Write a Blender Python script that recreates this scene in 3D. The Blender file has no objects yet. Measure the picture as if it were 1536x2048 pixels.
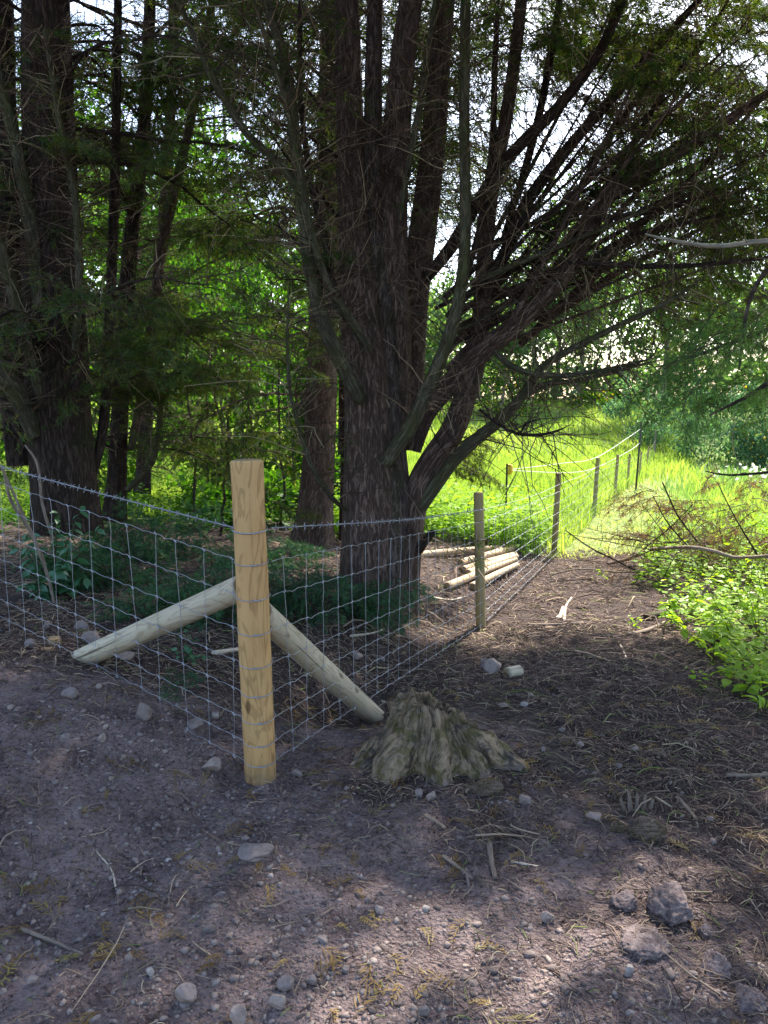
import bpy, math
import numpy as np
from math import radians, sin, cos, pi

# ------------------------------------------------------------------ camera, sky, sun, exposure
SC = bpy.context.scene
COL = SC.collection
PITCH = radians(9.0); CAMZ = 1.5; F = 1500.0          # F: focal length in pixels of a 1536 x 2048 frame
cam_d = bpy.data.cameras.new('camera'); cam = bpy.data.objects.new('camera', cam_d); COL.objects.link(cam)
cam_d.sensor_fit = 'VERTICAL'; cam_d.sensor_height = 24.0; cam_d.lens = 24.0 * F / 2048.0
cam_d.clip_start = 0.05; cam_d.clip_end = 2000
cam.location = (0, 0, CAMZ); cam.rotation_euler = (pi / 2 - PITCH, 0, 0)
SC.camera = cam

SUN_EL, SUN_AZ = radians(50), radians(22)             # azimuth from +Y towards +X
world = bpy.data.worlds.new('World'); SC.world = world; world.use_nodes = True
wn = world.node_tree; wn.nodes.clear()
sky = wn.nodes.new('ShaderNodeTexSky'); sky.sky_type = 'NISHITA'; sky.sun_disc = False
sky.sun_elevation = SUN_EL; sky.sun_rotation = SUN_AZ
sky.air_density = 1.0; sky.dust_density = 2.0; sky.ozone_density = 1.0
bg = wn.nodes.new('ShaderNodeBackground'); bg.inputs[1].default_value = 0.15
wo = wn.nodes.new('ShaderNodeOutputWorld')
wn.links.new(sky.outputs[0], bg.inputs[0]); wn.links.new(bg.outputs[0], wo.inputs[0])

sun_d = bpy.data.lights.new('sun', 'SUN'); sun = bpy.data.objects.new('sun', sun_d); COL.objects.link(sun)
sun_d.energy = 5.0; sun_d.angle = radians(0.6); sun_d.color = (1.0, 0.94, 0.84)
sun.rotation_euler = (pi / 2 - SUN_EL, 0, pi - SUN_AZ)
sun.location = (6, 14, 20)

vs = SC.view_settings
vs.view_transform = 'Standard'; vs.look = 'None'; vs.gamma = 1.0; vs.use_curve_mapping = False
vs.exposure = 1.85
SC.cycles.max_bounces = 5; SC.cycles.diffuse_bounces = 3; SC.cycles.transmission_bounces = 3; SC.cycles.glossy_bounces = 2
SC.cycles.use_adaptive_sampling = True; SC.cycles.adaptive_threshold = 0.02
SC.cycles.use_denoising = True

# ------------------------------------------------------------------ helpers
RNG = np.random.default_rng(7)
CP, SP = cos(PITCH), sin(PITCH)
def ray(px, py):
    u = (1024.0 - py) / F
    return (px - 768.0) / F, CP + u * SP, -SP + u * CP
def P(px, py, Y):
    a, b, c = ray(px, py); t = Y / b
    return np.array([a * t, Y, CAMZ + c * t])
def depth(px, py, Y):
    return Y / ray(px, py)[1]

def _hash(ix, iy, iz, seed):
    h = (ix.astype(np.int64) * 374761393 + iy.astype(np.int64) * 668265263 + iz.astype(np.int64) * 2147483647 + seed * 1274126177) & 0xffffffff
    h = ((h ^ (h >> 13)) * 1274126177) & 0xffffffff
    return ((h ^ (h >> 16)) & 0xffff) / 65535.0
def vnoise(x, y, z=None, seed=0):
    x = np.asarray(x, float); y = np.asarray(y, float); z = np.zeros_like(x) if z is None else np.asarray(z, float)
    ix, iy, iz = np.floor(x), np.floor(y), np.floor(z)
    fx, fy, fz = x - ix, y - iy, z - iz
    fx, fy, fz = [f * f * (3 - 2 * f) for f in (fx, fy, fz)]
    r = 0
    for a in (0, 1):
        for b in (0, 1):
            for c in (0, 1):
                w = (fx if a else 1 - fx) * (fy if b else 1 - fy) * (fz if c else 1 - fz)
                r = r + w * _hash(ix + a, iy + b, iz + c, seed)
    return r * 2 - 1
def fbm(x, y, z=None, seed=0, oct=4):
    r = 0; a = 1.0; s = 0
    for k in range(oct):
        m = 2.03 ** k
        r = r + a * vnoise(x * m, y * m, None if z is None else z * m, seed + k * 17); s += a; a *= .5
    return r / s

# terrain height
_fy = np.array([-60, 2.8, 5.6, 9.7, 14, 18.7, 23.4, 28.5, 34, 40, 47, 58, 75, 120, 500])
_fz = np.array([.3, 0, -.31, -.60, -.80, -1.1, -1.45, -1.80, -2.0, -1.9, -1.1, .35, .9, -2.0, -20.0])
_ty = np.linspace(-60, 500, 5601); _tz = np.interp(_ty, _fy, _fz)
_k = np.hanning(21); _k /= _k.sum(); _tz = np.convolve(np.pad(_tz, 10, mode='edge'), _k, 'valid')
def hbase(x, y):
    x = np.asarray(x, float); y = np.asarray(y, float)
    u = x - (-.48 + .39 * (y - 2.8))
    left = np.maximum(-u - .08, 0)
    amp = .40 * np.clip(1 - (y - 6) / 10, 0.35, 1) * np.clip((y - .6) / 2.2, 0, 1)
    return np.interp(y, _ty, _tz) + amp * (1 - np.exp(-left / .75))
def hg(x, y):
    x = np.asarray(x, float); y = np.asarray(y, float)
    h = hbase(x, y)
    h = h + .035 * fbm(x * .9, y * .9, seed=3) + .012 * fbm(x * 4, y * 4, seed=5, oct=3)
    # ruts and hollows near the track, a scoop under the stump-side brace, clods on the right
    h = h + .035 * np.exp(-(((x - .22) / .45) ** 2 + ((y - 2.95) / .40) ** 2))
    h = h - .10 * np.exp(-(((x + .12) / .28) ** 2 + ((y - 3.62) / .25) ** 2))
    return h
def G(px, py):
    ys = np.concatenate([np.linspace(1.2, 12, 1600), np.linspace(12.02, 80, 1200)])
    a, b, c = ray(px, py); t = ys / b
    d = CAMZ + c * t - hg(a * t, ys)
    i = np.argmax(d < 0) if (d < 0).any() else len(ys) - 1
    return np.array([a * t[i], ys[i], float(hg(a * t[i], ys[i]))])

def mesh_obj(name, V, F, mats, parent=None, loc=None, smooth=True, attrs=None, vattrs=None, mat_idx=None):
    V = np.asarray(V, np.float32).reshape(-1, 3)
    Fs = F if isinstance(F, list) else [F]
    Fs = [np.asarray(f, np.int32) for f in Fs if len(f)]
    loc = np.zeros(3) if loc is None else np.asarray(loc, float)
    me = bpy.data.meshes.new(name)
    me.vertices.add(len(V)); me.vertices.foreach_set('co', (V - loc.astype(np.float32)).ravel())
    nl = sum(f.size for f in Fs); npoly = sum(len(f) for f in Fs)
    me.loops.add(nl); me.loops.foreach_set('vertex_index', np.concatenate([f.ravel() for f in Fs]))
    st = []; off = 0
    for f in Fs:
        st.append(off + np.arange(len(f)) * f.shape[1]); off += f.size
    me.polygons.add(npoly); me.polygons.foreach_set('loop_start', np.concatenate(st).astype(np.int32))
    if smooth: me.polygons.foreach_set('use_smooth', np.ones(npoly, bool))
    for m in (mats if isinstance(mats, (list, tuple)) else [mats]): me.materials.append(m)
    if mat_idx is not None: me.polygons.foreach_set('material_index', np.asarray(mat_idx, np.int32))
    if attrs:
        for k, v in attrs.items():
            a = me.attributes.new(k, 'FLOAT', 'POINT'); a.data.foreach_set('value', np.asarray(v, np.float32))
    if vattrs:
        for k, v in vattrs.items():
            a = me.attributes.new(k, 'FLOAT_VECTOR', 'POINT'); a.data.foreach_set('vector', np.asarray(v, np.float32).ravel())
    me.update(calc_edges=True)
    o = bpy.data.objects.new(name, me); COL.objects.link(o)
    if parent is not None: o.parent = parent
    else: o.location = loc
    return o
def tag(o, label=None, cat=None, group=None, kind=None):
    if label: o['label'] = label
    if cat: o['category'] = cat
    if group: o['group'] = group
    if kind: o['kind'] = kind
    return o
def thing(name, loc, label, cat, group=None):
    o = bpy.data.objects.new(name, None); COL.objects.link(o); o.location = [float(v) for v in loc]
    o.empty_display_size = .1
    return tag(o, label, cat, group)
def copy_part(o, parent, loc=None, rot=None, scale=None):
    c = o.copy(); COL.objects.link(c); c.parent = parent
    if loc is not None: c.location = loc
    if rot is not None: c.rotation_euler = rot
    if scale is not None: c.scale = (scale,) * 3 if np.isscalar(scale) else scale
    return c
def norm(v): return v / np.maximum(np.linalg.norm(v, axis=-1, keepdims=True), 1e-9)

def tubes(pts, rad, sides=4, cap=False):
    """pts (N,K,3), rad (N,K) -> V, F(quads), co(V,3) bark coordinates"""
    pts = np.asarray(pts, float); rad = np.asarray(rad, float)
    if pts.ndim == 2: pts = pts[None]; rad = rad[None]
    N, K, _ = pts.shape
    t = np.gradient(pts, axis=1) if K > 2 else np.repeat(pts[:, 1:] - pts[:, :1], 2, axis=1)
    t = norm(t)
    ch = norm(pts[:, -1] - pts[:, 0])
    ref = np.where(np.abs(ch[:, 2:3]) < .8, np.array([[0, 0, 1.]]), np.array([[1., 0, 0]]))
    ref = norm(ref - ch * (ref * ch).sum(-1, keepdims=True))
    n1 = norm(np.cross(t, ref[:, None, :])); n2 = np.cross(t, n1)
    th = np.arange(sides) / sides * 2 * pi
    r = rad[:, :, None] if rad.ndim == 2 else rad
    V = pts[:, :, None, :] + r[..., None] * (np.cos(th)[None, None, :, None] * n1[:, :, None, :] + np.sin(th)[None, None, :, None] * n2[:, :, None, :])
    s = np.concatenate([np.zeros((N, 1)), np.cumsum(np.linalg.norm(np.diff(pts, axis=1), axis=-1), axis=1)], axis=1)
    rb = r * np.ones((N, K, sides))
    co = np.stack([np.cos(th)[None, None, :] * rb, np.sin(th)[None, None, :] * rb, s[:, :, None] * np.ones((1, 1, sides))], -1)
    i = np.arange(N)[:, None, None] * K * sides; k = np.arange(K - 1)[None, :, None] * sides; j = np.arange(sides)[None, None, :]
    j2 = (j + 1) % sides
    Fq = np.stack([i + k + j, i + k + j2, i + k + sides + j2, i + k + sides + j], -1).reshape(-1, 4)
    Fs = [Fq]
    if cap:
        base = np.arange(N)[:, None] * K * sides
        Fs.append(np.concatenate([base + np.arange(sides)[None, ::-1], base + (K - 1) * sides + np.arange(sides)[None]], 0))
    return V.reshape(-1, 3), Fs, co.reshape(-1, 3)

def resample(pts, n):
    """Catmull-Rom resample of control rows (m, c) to n rows, even in arc length of the first three columns"""
    p = np.asarray(pts, float); q = np.vstack([2 * p[0] - p[1], p, 2 * p[-1] - p[-2]])
    out = []
    for i in range(1, len(q) - 2):
        for t in np.linspace(0, 1, 16, endpoint=False):
            a, b, c, d = q[i - 1], q[i], q[i + 1], q[i + 2]
            out.append(.5 * (2 * b + (c - a) * t + (2 * a - 5 * b + 4 * c - d) * t * t + (3 * b - a - 3 * c + d) * t ** 3))
    out.append(p[-1]); out = np.array(out)
    s = np.r_[0, np.cumsum(np.linalg.norm(np.diff(out[:, :3], axis=0), axis=1))]
    g = np.linspace(0, s[-1], n)
    return np.stack([np.interp(g, s, out[:, k]) for k in range(out.shape[1])], 1)

def path_px(rows, n):
    """rows of (px, py, width_px, Y): a limb traced at a distance of its own -> centres (n,3), radii (n)"""
    q = []
    for px, py, w, Y in rows:
        q.append(np.r_[P(px, py, Y), w / 2 / F * depth(px, py, Y)])
    q = resample(q, n)
    return q[:, :3], q[:, 3]

def stem_mesh(c, r, sides, flute=.10, seed=0, lumps=5, root=0):
    """a limb with fluted, uneven bark"""
    n = len(c); th = np.arange(sides) / sides * 2 * pi
    s = np.r_[0, np.cumsum(np.linalg.norm(np.diff(c, axis=0), axis=1))]
    T, S = np.meshgrid(th, s)
    m = 1 + flute * np.cos(lumps * T + 2.0 * vnoise(S * .5, S * 0 + seed, seed=seed)) * (0.6 + .4 * vnoise(S * .8, S * 0, seed=seed + 1))
    m += flute * .8 * fbm(np.cos(T) * 2.2 + seed, np.sin(T) * 2.2, S * .7, seed=seed + 2, oct=3)
    m += flute * .35 * vnoise(np.cos(T) * 7 + seed, np.sin(T) * 7, S * 1.6, seed=seed + 9)
    if root:
        m += root * np.exp(-S / .28) * np.maximum(0, np.cos(5 * T + seed)) ** 1.5
    V, Fs, co = tubes(c[None], (r[:, None] * m)[None], sides)
    return V, Fs, co

# ------------------------------------------------------------------ materials
def nt(name):
    m = bpy.data.materials.new(name); m.use_nodes = True; t = m.node_tree; t.nodes.clear()
    out = t.nodes.new('ShaderNodeOutputMaterial')
    return m, t, out
class N:
    def __init__(s, t): s.t = t
    def new(s, kind, **kw):
        n = s.t.nodes.new(kind)
        for k, v in kw.items():
            if k.startswith('_'): setattr(n, k[1:], v)
            else: s.put(n.inputs[k.replace('__', ' ')], v)
        return n
    def put(s, sock, v):
        if hasattr(v, 'is_linked') or isinstance(v, bpy.types.NodeSocket): s.t.links.new(v, sock)
        else:
            if isinstance(v, (tuple, list)) and len(v) == 3 and sock.type == 'RGBA': v = (*v, 1)
            sock.default_value = v
    def math(s, op, a, b=None, clamp=False):
        n = s.t.nodes.new('ShaderNodeMath'); n.operation = op; n.use_clamp = clamp
        s.put(n.inputs[0], a)
        if b is not None: s.put(n.inputs[1], b)
        return n.outputs[0]
    def vmul(s, v, k):
        n = s.t.nodes.new('ShaderNodeVectorMath'); n.operation = 'MULTIPLY'; s.put(n.inputs[0], v); n.inputs[1].default_value = k
        return n.outputs[0]
    def noise(s, vec, scale, detail=4, rough=.55, dist=0.0):
        n = s.t.nodes.new('ShaderNodeTexNoise'); s.put(n.inputs['Vector'], vec)
        n.inputs['Scale'].default_value = scale; n.inputs['Detail'].default_value = detail
        n.inputs['Roughness'].default_value = rough; n.inputs['Distortion'].default_value = dist
        return n.outputs[0]
    def ramp(s, fac, stops, interp='LINEAR'):
        n = s.t.nodes.new('ShaderNodeValToRGB'); s.put(n.inputs[0], fac); e = n.color_ramp.elements; n.color_ramp.interpolation = interp
        while len(e) < len(stops): e.new(.5)
        for k, (p, c) in enumerate(stops):
            e[k].position = p; e[k].color = (*c, 1) if len(c) == 3 else c
        return n.outputs[0]
    def step(s, fac, a, b):
        n = s.t.nodes.new('ShaderNodeMapRange'); s.put(n.inputs[0], fac); n.inputs[1].default_value = a; n.inputs[2].default_value = b
        n.interpolation_type = 'SMOOTHSTEP'
        return n.outputs[0]
    def mix(s, f, a, b, mode='MIX'):
        n = s.t.nodes.new('ShaderNodeMix'); n.data_type = 'RGBA'; n.blend_type = mode
        s.put(n.inputs[0], f); s.put(n.inputs[6], a); s.put(n.inputs[7], b)
        return n.outputs[2]
    def bump(s, h, strength=.5, dist=.01, normal=None):
        n = s.t.nodes.new('ShaderNodeBump'); s.put(n.inputs['Height'], h)
        n.inputs['Strength'].default_value = strength; n.inputs['Distance'].default_value = dist
        if normal is not None: s.put(n.inputs['Normal'], normal)
        return n.outputs[0]
    def attr(s, name, vec=False):
        n = s.t.nodes.new('ShaderNodeAttribute'); n.attribute_name = name
        return n.outputs['Vector'] if vec else n.outputs['Fac']
    def pos(s): return s.t.nodes.new('ShaderNodeNewGeometry').outputs['Position']
    def orand(s): return s.t.nodes.new('ShaderNodeObjectInfo').outputs['Random']
def principled(n, out, col, rough=.9, spec=.2, normal=None, metal=0):
    b = n.t.nodes.new('ShaderNodeBsdfPrincipled')
    n.put(b.inputs['Base Color'], col); n.put(b.inputs['Roughness'], rough); b.inputs['Specular IOR Level'].default_value = spec
    n.put(b.inputs['Metallic'], metal)
    if normal is not None: n.put(b.inputs['Normal'], normal)
    n.t.links.new(b.outputs[0], out.inputs[0])
    return b

def mat_bark(name, dark, light, moss=(.05, .06, .02), mossy=.3, bump=1.0):
    m, t, out = nt(name); n = N(t)
    co = n.attr('co', True)
    a = n.noise(n.vmul(co, (1, 1, .18)), 44, 6, .7, 1.1)
    b = n.noise(n.vmul(co, (1, 1, .2)), 120, 5, .7, .5)
    big = n.noise(n.vmul(co, (1, 1, .5)), 5, 3)
    crev = n.step(a, .36, .56)
    col = n.mix(crev, dark, light)
    col = n.mix(n.math('MULTIPLY', b, .55), col, tuple(min(1, c * 1.75) for c in light))
    col = n.mix(n.math('MULTIPLY', n.step(big, .62 - .35 * mossy, .78 - .3 * mossy), min(1, .4 + mossy)), col, moss)
    h = n.math('ADD', n.math('MULTIPLY', crev, 1.0), n.math('MULTIPLY', b, .5))
    principled(n, out, col, .93, .12, n.bump(h, 1.0 * bump, .03))
    return m
BARK = mat_bark('cypress_bark', (.024, .017, .015), (.125, .095, .082), (.075, .073, .040), .35)
BARK_RED = mat_bark('cypress_bark_red', (.030, .019, .015), (.155, .105, .083), (.075, .070, .040), .25)
BARK_MOSS = mat_bark('mossy_bark', (.034, .029, .020), (.10, .092, .060), (.085, .086, .040), .6, .8)
BARK_DARK = mat_bark('dark_bark', (.016, .011, .009), (.060, .042, .034), (.035, .04, .018), .3)
BARK_GREY = mat_bark('grey_bark', (.08, .07, .055), (.26, .23, .18), (.12, .13, .06), .4, .5)

def mat_simple_rnd(name, stops, rough=.85, spec=.2, attr='rnd', bumpscale=None):
    m, t, out = nt(name); n = N(t)
    col = n.ramp(n.attr(attr), stops)
    nm = None
    if bumpscale: nm = n.bump(n.noise(n.pos(), bumpscale, 4), .5, .004)
    principled(n, out, col, rough, spec, nm)
    return m
TWIG = mat_simple_rnd('bare_twig', [(0, (.035, .024, .017)), (.4, (.08, .053, .036)), (.75, (.16, .115, .07)), (1, (.30, .24, .15))])
def mat_leaf(name, stops, trans=.5, gloss=.08, rough=.45, tint=(1.25, 1.2, .45), attr='rnd', usepos=True):
    m, t, out = nt(name); n = N(t)
    v = n.attr(attr)
    if usepos: v = n.math('ADD', n.math('MULTIPLY', v, .7), n.math('MULTIPLY', n.noise(n.pos(), 1.7, 3), .3))
    col = n.ramp(v, stops)
    d = n.new('ShaderNodeBsdfDiffuse', Color=col)
    tr = n.new('ShaderNodeBsdfTranslucent', Color=n.mix(1.0, col, tint, 'MULTIPLY'))
    mx = n.new('ShaderNodeMixShader', Fac=trans); t.links.new(d.outputs[0], mx.inputs[1]); t.links.new(tr.outputs[0], mx.inputs[2])
    g = n.new('ShaderNodeBsdfGlossy', Roughness=rough, Color=(.8, .9, .8))
    m2 = n.new('ShaderNodeMixShader', Fac=gloss * .5)
    t.links.new(mx.outputs[0], m2.inputs[1]); t.links.new(g.outputs[0], m2.inputs[2]); t.links.new(m2.outputs[0], out.inputs[0])
    return m
CYP = mat_leaf('cypress_foliage', [(0, (.022, .050, .018)), (.45, (.045, .085, .024)), (.8, (.085, .105, .026)), (1, (.13, .11, .03))], .5, .03, tint=(1.6, 1.5, .5))
CYP_BLUE = mat_leaf('cypress_foliage_blue', [(0, (.05, .115, .045)), (.6, (.095, .19, .06)), (1, (.18, .27, .065))], .55, .03, tint=(1.3, 1.4, .6))
CYP_DEAD = mat_leaf('dead_foliage', [(0, (.06, .038, .024)), (.6, (.15, .095, .058)), (1, (.25, .18, .11))], .35, .02, tint=(1.3, 1.1, .7))
CYP_LOW = mat_leaf('low_cypress_foliage', [(0, (.022, .080, .042)), (.6, (.042, .125, .060)), (1, (.08, .17, .06))], .4, .04, tint=(1.2, 1.2, .6))
LEAF = mat_leaf('leaf_bright', [(0, (.015, .05, .010)), (.45, (.04, .11, .012)), (.8, (.10, .20, .018)), (1, (.20, .29, .03))], .55, .02, tint=(1.3, 1.45, .35))
LEAF_FAR = mat_leaf('leaf_far', [(0, (.05, .11, .05)), (.5, (.09, .17, .06)), (1, (.18, .24, .08))], .5, .05, tint=(1.4, 1.4, .6))
LEAF_TEAL = mat_leaf('leaf_teal', [(0, (.045, .11, .06)), (.5, (.08, .17, .085)), (1, (.16, .25, .10))], .45, .06, tint=(1.2, 1.3, .7))  # haze over the far hedge is put into this bluer leaf colour
WEED = mat_leaf('weed_leaf', [(0, (.11, .23, .02)), (.5, (.19, .34, .03)), (1, (.32, .42, .05))], .55, .02, tint=(1.4, 1.35, .35))
NETTLE = mat_leaf('nettle_leaf', [(0, (.12, .23, .03)), (.5, (.23, .38, .04)), (1, (.42, .52, .08))], .5, .035, .4, tint=(1.4, 1.35, .35))
LAUREL = mat_leaf('laurel_leaf', [(0, (.03, .10, .05)), (.6, (.055, .17, .075)), (1, (.09, .20, .07))], .3, .16, .35)
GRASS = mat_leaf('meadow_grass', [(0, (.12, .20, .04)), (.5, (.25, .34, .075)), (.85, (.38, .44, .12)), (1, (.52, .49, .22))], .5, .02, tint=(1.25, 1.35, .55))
GRASS_TEAL = mat_leaf('shade_toned_grass', [(0, (.06, .13, .05)), (.5, (.11, .21, .07)), (1, (.20, .28, .09))], .5, .05, tint=(1.3, 1.35, .6))  # grass copy with shade and haze painted in as a cooler green
MOWN = mat_leaf('mown_grass', [(0, (.18, .25, .06)), (.5, (.34, .41, .13)), (1, (.56, .56, .28))], .45, .03, tint=(1.3, 1.3, .6))
FLOWER_Y = mat_leaf('yellow_flower', [(0, (.7, .45, .02)), (1, (.85, .62, .04))], .4, .03, tint=(1.1, 1, .5))
FLOWER_W = mat_leaf('white_flower', [(0, (.7, .7, .62)), (1, (.82, .82, .76))], .4, .03, tint=(1, 1, .9))

def mat_ground():
    m, t, out = nt('earth'); n = N(t)
    p = n.pos()
    sx = n.new('ShaderNodeSeparateXYZ', Vector=p)
    big = n.noise(p, 1.1, 4); mid = n.noise(p, 6, 5, .6); fine = n.noise(p, 60, 5, .7); grit = n.noise(p, 260, 3, .7)
    vo = n.new('ShaderNodeTexVoronoi', Vector=p, Scale=85.0); vo2 = n.new('ShaderNodeTexVoronoi', Vector=p, Scale=210.0)
    col = n.ramp(mid, [(.25, (.046, .031, .032)), (.38, (.130, .092, .090)), (.56, (.245, .180, .172)), (.78, (.34, .26, .245))])
    col = n.mix(n.math('MULTIPLY', n.step(fine, .48, .75), .5), col, (.40, .32, .30))
    col = n.mix(n.math('MULTIPLY', n.step(fine, .48, .34), .85), col, (.034, .024, .025))
    col = n.mix(n.math('MULTIPLY', n.step(grit, .60, .74), .5), col, (.33, .29, .27))
    # dark damp soil and needle litter away from the track
    lit = n.step(n.math('ADD', n.attr('litter'), n.math('MULTIPLY', n.math('SUBTRACT', mid, .5), .9)), .35, .65)
    ncol = n.ramp(n.noise(n.vmul(p, (1, 1, .4)), 45, 5, .75, 2.0), [(.28, (.016, .011, .011)), (.48, (.064, .045, .042)), (.64, (.135, .098, .084)), (.82, (.27, .212, .175))])
    col = n.mix(lit, col, ncol)
    grass = n.step(n.math('ADD', n.attr('green'), n.math('MULTIPLY', n.math('SUBTRACT', mid, .5), .5)), .4, .6)
    gcol = n.ramp(n.noise(p, 9, 5), [(.3, (.10, .15, .04)), (.55, (.22, .28, .09)), (.8, (.36, .38, .17))])
    col = n.mix(grass, col, gcol)
    h = n.math('ADD', n.math('MULTIPLY', fine, .8), n.math('MULTIPLY', vo.outputs['Distance'], .6))
    h = n.math('ADD', h, n.math('MULTIPLY', grit, .25))
    h = n.math('ADD', h, n.math('MULTIPLY', vo2.outputs['Distance'], .2))
    h = n.math('ADD', h, n.math('MULTIPLY', mid, 1.2))
    principled(n, out, col, .95, .15, n.bump(h, 1.0, .026))
    return m
EARTH = mat_ground()

def mat_stone(name, use_attr):
    m, t, out = nt(name); n = N(t)
    p = n.pos()
    r = n.attr('rnd') if use_attr else n.orand()
    col = n.ramp(r, [(0, (.10, .080, .074)), (.3, (.19, .148, .135)), (.55, (.25, .208, .19)), (.75, (.30, .225, .19)), (.9, (.33, .28, .25)), (1, (.39, .345, .315))])
    sp = n.noise(p, 130, 4, .7)
    col = n.mix(n.math('MULTIPLY', n.step(sp, .4, .7), .55), col, n.mix(1.0, col, (.45, .42, .42), 'MULTIPLY'))
    col = n.mix(n.math('MULTIPLY', n.step(n.noise(p, 34, 4), .5, .7), .5), col, (.13, .10, .085))
    principled(n, out, col, .85, .25, n.bump(sp, .5, .004))
    return m
STONE = mat_stone('stone', False); PEBBLE = mat_stone('pebble', True)

def mat_wood(name, base, pale, stain, green=.0, stains=.5, dirt=False):
    m, t, out = nt(name); n = N(t)
    co = n.attr('co', True)
    off = n.math('MULTIPLY', n.orand(), 37.0)
    sh = n.new('ShaderNodeCombineXYZ', X=off, Y=off, Z=off)
    va = n.t.nodes.new('ShaderNodeVectorMath'); va.operation = 'ADD'; n.put(va.inputs[0], co); n.put(va.inputs[1], sh.outputs[0]); c = va.outputs[0]
    warp = n.noise(n.vmul(c, (9, 9, 2.2)), 1.0, 3, .5, .8)
    # growth-ring bands showing on the peeled surface
    wv = n.math('SINE', n.math('MULTIPLY', warp, 46.0))
    grain = n.noise(n.vmul(c, (1, 1, .03)), 160, 4, .6)
    col = n.mix(n.noise(n.vmul(c, (1, 1, .3)), 10, 4), base, pale)
    col = n.mix(n.math('MULTIPLY', n.step(wv, .5, 1.0), .38), col, stain)
    col = n.mix(n.math('MULTIPLY', n.step(grain, .5, .75), .35), col, tuple(x * .55 for x in base))
    patch = n.noise(n.vmul(c, (15, 15, 2.0)), 1.0, 5, .65, .9)
    col = n.mix(n.math('MULTIPLY', n.step(patch, .58 - .08 * stains, .80 - .08 * stains), .40 * stains + .12), col, stain)
    kn = n.new('ShaderNodeTexVoronoi', Vector=n.vmul(c, (9, 9, 4.0)), Scale=1.0)
    col = n.mix(n.math('MULTIPLY', n.step(kn.outputs['Distance'], .15, .07), .75), col, tuple(x * .45 for x in stain))
    if green: col = n.mix(n.math('MULTIPLY', n.step(n.noise(c, 6, 4), .4, .7), green), col, (.20, .21, .08))
    cz = n.new('ShaderNodeSeparateXYZ', Vector=co)
    col = n.mix(n.math('MULTIPLY', n.step(n.math('ADD', cz.outputs[2], n.math('MULTIPLY', n.noise(c, 25, 4), .22)), .46, .34), .55 if dirt else 0.0), col, (.11, .085, .07))
    crack = n.noise(n.vmul(c, (1, 1, .012)), 75, 3, .5, .3)
    col = n.mix(n.math('MULTIPLY', n.step(crack, .66, .70), .8), col, tuple(x * .3 for x in stain))
    h = n.math('ADD', n.math('MULTIPLY', grain, .6), n.math('MULTIPLY', patch, .5))
    h = n.math('SUBTRACT', h, n.step(crack, .65, .70))
    principled(n, out, col, .72, .25, n.bump(h, .45, .006))
    return m
WOOD = mat_wood('peeled_pine', (.43, .225, .078), (.60, .38, .17), (.16, .07, .024), .12, 1.15, True)
WOOD_PALE = mat_wood('peeled_pine_pale', (.40, .33, .22), (.56, .48, .36), (.22, .14, .08), .15, .2)
WOOD_POST = mat_wood('treated_stake', (.26, .19, .085), (.36, .28, .14), (.13, .085, .04), .3, .4)
WOOD_POLE = mat_wood('pole_wood', (.34, .24, .14), (.50, .39, .26), (.20, .12, .06), .0, .5)
def mat_end():
    m, t, out = nt('cut_end'); n = N(t)
    tc = n.t.nodes.new('ShaderNodeTexCoord')
    c = n.attr('co', True)
    s = n.new('ShaderNodeSeparateXYZ', Vector=c)
    rr = n.math('SQRT', n.math('ADD', n.math('MULTIPLY', s.outputs[0], s.outputs[0]), n.math('MULTIPLY', s.outputs[1], s.outputs[1])))
    w = n.math('SINE', n.math('MULTIPLY', n.math('ADD', rr, n.math('MULTIPLY', n.noise(n.pos(), 12, 3), .02)), 900.0))
    col = n.mix(n.step(w, 0, 1), (.34, .25, .13), (.22, .15, .075))
    principled(n, out, n.mix(n.math('MULTIPLY', n.noise(n.pos(), 60, 4), .8), col, (.17, .13, .08)), .85, .15)
    return m
CUTEND = mat_end()
def mat_wire():
    m, t, out = nt('galvanised_wire'); n = N(t)
    principled(n, out, n.mix(n.noise(n.pos(), 30, 3), (.22, .225, .25), (.44, .45, .48)), .5, .5, None, .6)
    return m
WIRE = mat_wire()
def mat_plain(name, col, rough=.6, spec=.3):
    m, t, out = nt(name); n = N(t)
    v = n.mix(n.noise(n.pos(), 40, 4), tuple(c * .8 for c in col), tuple(min(1, c * 1.15) for c in col))
    principled(n, out, v, rough, spec); return m
POLYWIRE = mat_plain('white_polywire', (.75, .75, .70)); ROD = mat_plain('dark_rod', (.05, .04, .035))
YELLOW = mat_plain('yellow_plastic', (.75, .42, .03), .4, .5)
def mat_stump():
    m, t, out = nt('rotten_wood'); n = N(t)
    co = n.attr('co', True); p = n.pos()
    g = n.noise(n.vmul(co, (1, 1, .2)), 60, 6, .72, .25); g2 = n.noise(n.vmul(co, (1, 1, .3)), 150, 5, .7, .4); big = n.noise(p, 8, 5, .65, .6); b2 = n.noise(p, 15, 6, .7)
    col = n.mix(n.step(g, .38, .58), (.060, .045, .034), (.33, .245, .165))
    col = n.mix(n.math('MULTIPLY', n.step(g2, .48, .68), .45), col, (.40, .30, .20))
    col = n.mix(n.math('MULTIPLY', n.step(big, .57, .64), .8), col, n.mix(g2, (.022, .021, .026), (.085, .08, .085)))
    col = n.mix(n.math('MULTIPLY', n.math('MULTIPLY', n.step(b2, .47, .60), n.step(n.attr('up'), .2, .55)), .7), col, n.mix(g2, (.06, .06, .016), (.15, .135, .045)))
    col = n.mix(n.math('MULTIPLY', n.step(n.attr('base'), .4, .9), n.step(b2, .56, .44)), col, (.36, .29, .25))
    h = n.math('ADD', g, n.math('MULTIPLY', g2, .5))
    principled(n, out, col, .93, .1, n.bump(h, 1.0, .028))
    return m
ROT = mat_stump()
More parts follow.
